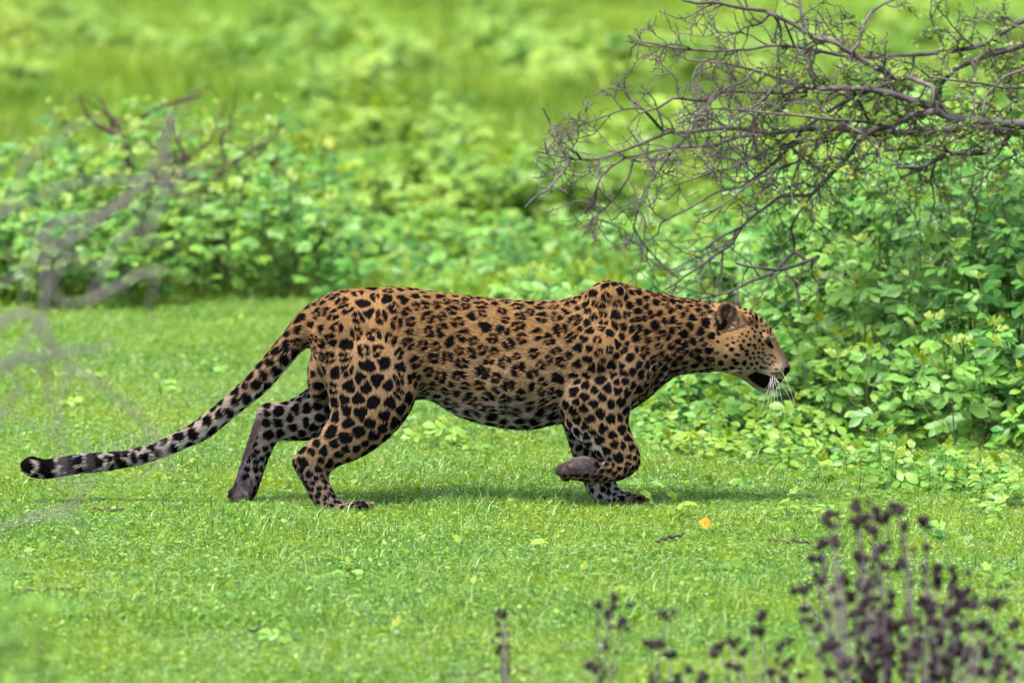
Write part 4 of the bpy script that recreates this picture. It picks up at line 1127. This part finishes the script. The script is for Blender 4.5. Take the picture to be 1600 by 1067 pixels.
for path, r0, r1 in LIMBS:
    S = resample(np.array(path, float), 9)
    S += np.cumsum(rng.normal(0, .55, S.shape), 0) * np.linspace(1, 0, len(S))[:, None] * .6
    Y0 = 1.75
    if BR:
        A = np.concatenate(BR); d = np.hypot(A[:, 0] - S[0, 0], A[:, 1] - S[0, 1]); k = d.argmin()
        if d[k] < 40: Y0 = A[k, 2]; S[0, :2] = A[k, :2]
        else: Y0 = 1.75 + rng.uniform(-.3, .3)
    t = np.linspace(0, 1, len(S))
    Y1 = np.clip(Y0 + rng.uniform(-.45, .45), 1.2, 2.3)
    Yv = Y0 + (Y1 - Y0) * t + .05 * np.sin(t * 7 + rng.uniform(0, 6))
    BR.append(np.c_[S, Yv, r0 + (r1 - r0) * t ** .8])
SCB = lambda Y: (Y + CAM_D) / FPX
def chain3(B):
    return [(*at(b[0], b[1], b[2]), b[3] * SCB(b[2])) for b in B]
bush = empty('thorn_bush', (1.80, 1.9, gz(1.8, 1.9)))
tag(bush, 'sprawling grey-brown thorn bush, nearly leafless, arching over the leafy thicket', 'bush')
inv = Matrix.Translation(-bush.location)
def sub(name, chains, mat, sides=6):
    me = tube_mesh(name, chains, sides); me.transform(inv)
    return link(name, me, bush, mat)
top = BR[0][0]; tp = at(top[0], top[1], top[2])
t = np.linspace(0, 1, 8)
trunk = [(1.80 + (tp.x - 1.80) * q + .03 * math.sin(q * 5), 1.9 + (tp.y - 1.9) * q, -.05 + (tp.z + .05) * q ** .9, .05 - .030 * q) for q in t]
sub('trunk', [trunk], BARK_M, 9)
for root_px in [(1680, 40), (1670, 0), (1660, 140), (1640, 180), (1640, 90), (1690, 300), (1600, 210)]:   # the limbs that leave the picture come back to the trunk
    k = min(range(len(BR)), key=lambda i: math.hypot(BR[i][0, 0] - root_px[0], BR[i][0, 1] - root_px[1]))
    a = np.array(at(*BR[k][0, :3])); r = BR[k][0, 3] * SCB(BR[k][0, 2])
    q = .55 if root_px[1] > 150 else .85
    b = np.array([np.interp(q, t, [c[j] for c in trunk]) for j in range(3)])
    mid = (a + b) / 2 + np.array([.08, .02, .05])
    uu = np.linspace(0, 1, 8)[:, None]
    cc = (1 - uu) ** 2 * b + 2 * uu * (1 - uu) * mid + uu ** 2 * a
    sub('branch', [np.c_[cc, np.linspace(r * 1.5, r, 8)]], BARK_M, 7)
for B in BR:
    sub('branch', [chain3(B)], BARK_M, 7)
twigs, leafspots = [], []
def grow(p, ang, Y, length, r, depth):
    n = max(4, int(length / 7))
    a = ang; x, y = p; pts_ = [(x, y, Y, r)]
    curl = rng.normal(0, .035)
    dy = rng.normal(0, .35) * SCB(Y) * 10
    for i in range(n):
        if x < np.interp(y, [0, 60, 110, 150, 200, 260, 330, 400], [1060, 985, 985, 930, 860, 835, 850, 980]): break
        a += curl + rng.normal(0, .21)
        x += math.cos(a) * 7; y += math.sin(a) * 7; Y += dy * .6
        rr = r + (.7 - r) * (i + 1) / n
        pts_.append((x, y, Y, max(rr, .65)))
        if rng.random() < .42:                               # thorn
            b = a + rng.choice([-1, 1]) * rng.uniform(.9, 1.6); l = rng.uniform(5, 13)
            twigs.append(chain3([(x, y, Y, .8), (x + math.cos(b) * l * .5, y + math.sin(b) * l * .5, Y, .6), (x + math.cos(b) * l, y + math.sin(b) * l, Y + rng.normal(0, .01), .25)]))
        if depth < 2 and rng.random() < (.24 if depth == 0 else .14):
            grow((x, y), a + rng.choice([-1, 1]) * rng.uniform(.5, 1.2), Y, length * rng.uniform(.35, .7), max(rr * .8, .85), depth + 1)
        if x > 1180 and y < 330 and rng.random() < .28 * sstep(1150, 1500, np.array(x)) + .08: leafspots.append((x, y, Y))
    if len(pts_) > 2: twigs.append(chain3(pts_))
for B in BR:
    acc = rng.uniform(5, 30)
    for i in range(1, len(B)):
        acc -= 9
        if acc < 0:
            acc = rng.uniform(8, 58)
            d = B[i, :2] - B[i - 1, :2]; a = math.atan2(d[1], d[0])
            grow(B[i, :2], a + rng.choice([-1, 1]) * rng.uniform(.45, 1.25), B[i, 2], rng.uniform(35, 115), min(max(B[i, 3] * .65, 1.3), 2.1), 0)
V, Q = tubes(twigs, 4)
tw = link('twigs', mesh_np('twigs', V - np.array(bush.location), Q), bush, BARK_M); tw['kind'] = 'stuff'
TL_M = leaf_material('thorn_leaf', (.06, .14, .02), (.14, .22, .03), (.24, .26, .025), (2, 8), .35, .45, .35, False, .9)
Vs, Fs, base = [], [], 0
v0, f0 = leaflet(.016, .0055, 3, .15); f0 = np.array(f0)
for x, y, Y in leafspots:
    for k in range(int(rng.integers(2, 6))):
        a = rng.uniform(0, 6.283)
        Mx = np.array(leaf_frame(Vector((math.cos(a), math.sin(a), rng.uniform(-.3, .8))), Vector((0, -.5, 1)) + Vector(rng.normal(0, .5, 3)))) * rng.uniform(.7, 1.3)
        Vs.append(v0 @ Mx.T + np.array(at(x, y, Y)) + rng.normal(0, .006, 3)); Fs.append(f0 + base); base += len(v0)
me = mesh_np('leaves', np.concatenate(Vs) - np.array(bush.location), np.concatenate(Fs))
ta = me.attributes.new('tint', 'FLOAT', 'POINT'); ta.data.foreach_set('value', rng.random(len(me.vertices)).astype(np.float32))
lv = link('small_leaves', me, bush, TL_M); lv['kind'] = 'stuff'

# ---- dead wood sticking out of the blurred thicket
def px_thing(name, label, cat, Y, limbs, mat, group=None, part='branch', base_px=None, sides=7, thick=1.0, jit=0.0, shoots=0):
    b = at(*base_px, Y); root = empty(name, (b.x, Y, gz(b.x, Y))); tag(root, label, cat, group)
    im = Matrix.Translation(-root.location)
    for path in limbs:
        S = resample(np.array([(p[0], p[1], p[2], p[3] if len(p) > 3 else Y) for p in path], float), 10)
        if jit: S[2:, :2] += np.cumsum(rng.normal(0, jit * .5, (len(S) - 2, 2)), 0) * .5 + rng.normal(0, jit * .35, (len(S) - 2, 2))
        for k_ in range(shoots):
            i_ = int(rng.integers(3, len(S) - 1)); a_ = rng.uniform(0, 6.283); l_ = rng.uniform(30, 110); q_ = S[i_]
            if q_[1] > 900: continue
            b_ = a_ + rng.normal(0, .5); r_ = q_[2] * .55
            T_ = [(q_[0], q_[1], r_), (q_[0] + math.cos(a_) * l_ * .5, q_[1] + math.sin(a_) * l_ * .5, r_ * .8), (q_[0] + math.cos(a_) * l_ * .5 + math.cos(b_) * l_ * .5, q_[1] + math.sin(a_) * l_ * .5 + math.sin(b_) * l_ * .5, r_ * .5)]
            mt_ = tube_mesh('twig', [[(*at(t_[0], t_[1], Y), t_[2] * thick * SCB(Y)) for t_ in T_]], 5); mt_.transform(im)
            link('twig', mt_, root, mat)
        me = tube_mesh(part, [[(*at(s[0], s[1], s[3]), s[2] * thick * SCB(s[3])) for s in S]], sides); me.transform(im)
        link(part, me, root, mat)
    return root
px_thing('dead_branch', 'broken brown dead branch sticking up from the blurred thicket', 'branch', 7.05,
         [[(215, 470, 8), (212, 380, 8), (205, 290, 9), (200, 216, 9), (182, 205, 9), (160, 196, 7), (140, 182, 4), (130, 160, 3.5), (122, 140, 2)],
          [(196, 214, 7), (186, 196, 7), (172, 182, 5), (164, 172, 3)], [(198, 216, 5), (214, 190, 5), (236, 174, 4.5), (262, 164, 4), (290, 158, 5), (312, 151, 3)],
          [(205, 300, 6), (240, 270, 6), (270, 255, 5), (300, 245, 4), (330, 222, 3), (345, 190, 2), (352, 160, 1.5)], [(240, 270, 5), (280, 275, 5), (310, 290, 4), (330, 300, 3)]], BROWN_M, base_px=(215, 480), thick=.62, jit=2.0, shoots=3)
px_thing('dead_branch', 'dark tangle of dead twigs in the top of the blurred thicket', 'branch', 7.0,
         [[(330, 470, 6), (335, 380, 6), (320, 300, 5), (290, 250, 4), (270, 215, 3), (262, 180, 2)], [(322, 300, 4), (350, 262, 4), (385, 240, 3), (420, 222, 2.5), (450, 195, 1.5)],
          [(326, 310, 4), (300, 290, 4), (262, 282, 3), (232, 262, 2)], [(350, 262, 3), (346, 220, 3), (360, 185, 2), (372, 160, 1.4)], [(385, 240, 3), (420, 255, 2.4), (455, 250, 1.6)], [(290, 250, 3), (250, 238, 2.4), (222, 215, 1.5)]],
         BROWN_M, base_px=(330, 480), thick=.8, jit=3.0, shoots=7)
# ---- the grey twiggy shrub between camera and leopard, far out of focus
YF = -7.8
px_thing('bare_shrub', 'grey leafless twiggy shrub, very blurred, between the viewer and the leopard\'s tail', 'shrub', YF,
         [[(-330, 2250, 16), (-300, 1700, 14), (-240, 1200, 12), (-170, 900, 9), (-120, 760, 8), (-60, 640, 7), (20, 560, 6), (64, 500, 6), (64, 440, 7), (66, 365, 6.5), (80, 350, 6), (150, 338, 5.5), (200, 300, 5), (250, 290, 4.5), (300, 268, 4), (330, 255, 3)],
          [(66, 400, 6), (120, 372, 6), (150, 350, 6), (195, 318, 6), (225, 280, 6), (252, 240, 6.5), (262, 205, 6.5), (270, 175, 5)], [(225, 385, 5), (248, 330, 6), (256, 290, 7), (260, 225, 7), (266, 180, 5)],
          [(-240, 1200, 9), (-180, 800, 8), (-90, 500, 7), (0, 345, 6), (60, 315, 5.5), (130, 290, 4.5), (215, 283, 4), (290, 272, 3)], [(-30, 510, 8), (0, 498, 9), (40, 490, 8.5), (68, 505, 7), (74, 560, 5.5), (76, 640, 4)],
          [(-30, 575, 6), (30, 562, 6), (80, 555, 6), (140, 548, 5), (180, 540, 4)], [(70, 520, 6), (110, 570, 6), (160, 600, 5.5), (215, 645, 5), (255, 700, 4.5), (275, 740, 3)], [(70, 440, 5), (100, 480, 5), (140, 470, 6), (180, 445, 6), (225, 425, 6), (255, 420, 5)],
          [(66, 470, 4), (90, 420, 5), (110, 385, 5), (115, 330, 4)], [(-120, 880, 5), (0, 820, 5), (110, 790, 4), (140, 740, 3.5), (130, 680, 3)], [(-100, 740, 5), (-40, 700, 5), (5, 640, 5), (40, 600, 4)], [(140, 470, 5), (165, 420, 5), (185, 380, 5), (230, 350, 4)],
          [(0, 345, 4), (40, 250, 4), (80, 215, 3.5), (130, 190, 3)], [(110, 570, 4), (90, 640, 4), (100, 700, 4), (90, 760, 3)], [(66, 365, 4), (40, 420, 4), (-10, 455, 4)]], GREY_M, base_px=(-330, 2260), thick=.58, jit=3.0, shoots=4)
# ---- leafy shrub at the near left corner
YL = -7.6
bx = at(-30, 1000, YL)
FG = 'very blurred leafy green shrub in the near foreground below the grey twigs'
for px, h, sp in ((-35, .86, .10), (25, .78, .09), (-130, .94, .12), (90, .68, .06)):
    q = at(px, 1000, YL)
    foliage_plant('near_shrub', (q.x, YL + rng.uniform(-.2, .2), 0), h, sp, 420, FG, 'shrub', 'leafy shrubs in the near foreground', 'herb', .42)

# ---- dried seed-head stalks in the near right corner
SEEDM = simple_mat('dry_seed_head', (.022, .015, .018), .9, .1); STALKM = simple_mat('dry_stalk', (.13, .10, .115), .8, .2)
def head_mesh(seed, rough=.42):
    r = np.random.default_rng(seed)
    bm = bmesh.new(); bmesh.ops.create_icosphere(bm, subdivisions=2, radius=1.0)
    for v in bm.verts: v.co *= 1 + r.uniform(-rough, rough)
    for v in bm.verts: v.co.z *= 1.15
    me = bpy.data.meshes.new('seed_head'); bm.to_mesh(me); bm.free(); me.materials.append(SEEDM)
    return me
HEADS = [head_mesh(s) for s in (1, 2, 3)]
def dry_plant(heads, base, Y, label, group, r_px=7.2):
    """heads: pixel places of the seed heads; base: pixel column where the stem leaves the ground"""
    b = at(base, 1000, Y); root = empty('seed_stalk', (b.x, Y, gz(b.x, Y))); tag(root, label, 'dry plant', group)
    rt = np.array(root.location)
    heads = sorted(heads, key=lambda h: h[1])
    main = np.array(at(*heads[0], Y)) - rt
    t_ = np.linspace(0, 1, 10)
    bow = rng.normal(0, .02)
    ms = np.stack([main[0] * t_ ** 1.3 + bow * np.sin(t_ * 3.14), 0 * t_ + rng.normal(0, .01) * t_, main[2] * t_ - .02 * (1 - t_)], 1)
    chains = [np.c_[ms, np.linspace(.0036, .0014, 10)]]
    for h in heads[1:]:
        e = np.array(at(*h, Y + rng.uniform(-.10, .10))) - rt
        zc = max(e[2] - rng.uniform(.08, .2), .02)
        p0 = np.array([np.interp(zc, ms[:, 2], ms[:, k]) for k in range(3)])
        u_ = np.linspace(0, 1, 7)[:, None]; m_ = (p0 + e) / 2 + np.array([(e[0] - p0[0]) * .25, 0, -.02])
        chains.append(np.c_[(1 - u_) ** 2 * p0 + 2 * u_ * (1 - u_) * m_ + u_ ** 2 * e, np.linspace(.0028, .0013, 7)])
    link('stem', tube_mesh('stem', chains, 5), root, STALKM)
    for c in chains:
        e = c[-1, :3]
        for k in range(int(rng.integers(2, 5))):
            o = bpy.data.objects.new('seed_head', HEADS[int(rng.integers(3))]); COL.objects.link(o); o.parent = root
            s = r_px * SCB(Y) * rng.uniform(.45, 1.05)
            o.location = Vector(e) + Vector(rng.normal(0, .0105, 3)) * min(k, 1); o.scale = (s * rng.uniform(.9, 1.4), s, s * rng.uniform(.8, 1.2)); o.rotation_euler = tuple(rng.uniform(0, 3, 3))
        for z in c[2:-1:2]:                                    # withered bracts along the stalk
            if rng.random() < .7:
                o = bpy.data.objects.new('bract', HEADS[int(rng.integers(3))]); COL.objects.link(o); o.parent = root
                s = r_px * SCB(Y) * rng.uniform(.3, .65); o.location = Vector(z[:3]); o.scale = (s * 1.5, s, s); o.rotation_euler = tuple(rng.uniform(0, 3, 3))
Z2 = [(447, 143), (310, 200), (350, 205), (535, 185), (548, 225), (465, 235), (465, 270), (610, 210), (650, 165), (670, 205), (698, 270), (790, 255), (275, 345), (340, 360), (535, 288), (810, 375), (220, 430), (555, 395), (245, 510), (260, 550), (375, 530),
      (475, 530), (585, 475), (685, 455), (475, 410), (740, 385), (180, 590), (165, 690), (800, 490), (860, 480), (950, 520), (930, 585), (830, 570), (865, 545), (1045, 625), (560, 640), (600, 670), (620, 600), (510, 640), (780, 630), (830, 700), (955, 710), (215, 750),
      (250, 790), (310, 720), (440, 720), (475, 780), (550, 800), (640, 780), (590, 720), (880, 770), (1095, 765), (420, 820), (880, 860), (400, 945), (740, 885), (1000, 890), (540, 850), (330, 870), (960, 800), (1000, 940), (1100, 890), (600, 900), (690, 950), (850, 940), (1180, 930), (300, 1000), (470, 960), (560, 980), (1080, 1000), (930, 1000)]
HP = [(1200 + a * .3065, 740 + b * .3065) for a, b in Z2]
HP += [(rng.uniform(1275, 1560), rng.uniform(900, 1085)) for k in range(42)]
HP.sort()
DS = 'dark brown dried seed-head stalk in the dense clump rising from the near grass'
i = 0; k = 0
while i < len(HP):
    n = int(rng.integers(5, 8)); grp = HP[i:i + n]; i += n
    mx_ = sum(g[0] for g in grp) / len(grp)
    dry_plant(grp, 1385 + (mx_ - 1385) * .55, -5.0 + .5 * rng.random(), DS, 'dried seed-head stalks of the clump')
    k += 1
DL = 'short dark dried stalk standing alone in the near grass'
for heads, base in [([(950, 965), (972, 970), (935, 945), (958, 948), (925, 1035), (955, 1040), (935, 1040)], 955), ([(1042, 966), (1015, 1010), (1030, 1005), (1050, 1022), (1040, 1070)], 1040), ([(1188, 962), (1178, 985), (1140, 1000), (1125, 1010), (1160, 1020), (1150, 1045)], 1170),
                    ([(1218, 1012), (1235, 1030), (1205, 1050), (1250, 1055), (1225, 1060)], 1225), ([(1075, 1045), (1060, 1065), (1100, 1055)], 1080), ([(1590, 975), (1600, 1010), (1570, 1040), (1585, 1050)], 1590)]:
    dry_plant(heads, base, -4.7 + .3 * rng.random(), DL, 'lone dried stalks in the near grass', 6.5)
dry_plant([(776, 958), (790, 962), (794, 975), (785, 990), (782, 1010)], 782, -4.0, 'curled blackish dead sprout bent over at its tip', None, 4.5)
# ---- litter: twigs lying in the grass
for path, lab in [([(1022, 846), (1045, 840), (1066, 836)], 'short dark twig lying in the grass beside the yellow leaf'), ([(1205, 842), (1235, 846), (1270, 848)], 'dark knobbly twig lying in the grass near the seed stalks'),
                  ([(148, 794), (168, 798), (192, 797)], 'crumpled brown scrap of twig on the grass below the tail'), ([(15, 928), (60, 922), (128, 918)], 'long thin dark twig lying on the grass by the blurred shrub'),
                  ([(388, 985), (405, 982), (425, 984)], 'small brown twig in the near grass'), ([(672, 1056), (730, 1052), (780, 1046), (828, 1050)], 'gnarled dark twig lying at the foot of the curled sprout')]:
    ch = []
    P = [ground_at(*q, .022) for q in path]
    c0 = P[0]
    tz = empty('fallen_twig', (c0.x, c0.y, gz(c0.x, c0.y))); tag(tz, lab, 'twig')
    S = resample(np.array([tuple(p) for p in P]), .012)
    S = S + rng.normal(0, .0025, S.shape)
    link('stick', tube_mesh('stick', [np.c_[S - np.array(tz.location), rng.uniform(.002, .0042, len(S))]], 6), tz, BROWN_M)
    k = len(S) // 2
    link('side_shoot', tube_mesh('side_shoot', [[(*(S[k] - np.array(tz.location)), .002), (*(S[k] - np.array(tz.location) + np.array([.02, -.02, .012])), .001)]], 5), tz, BROWN_M)
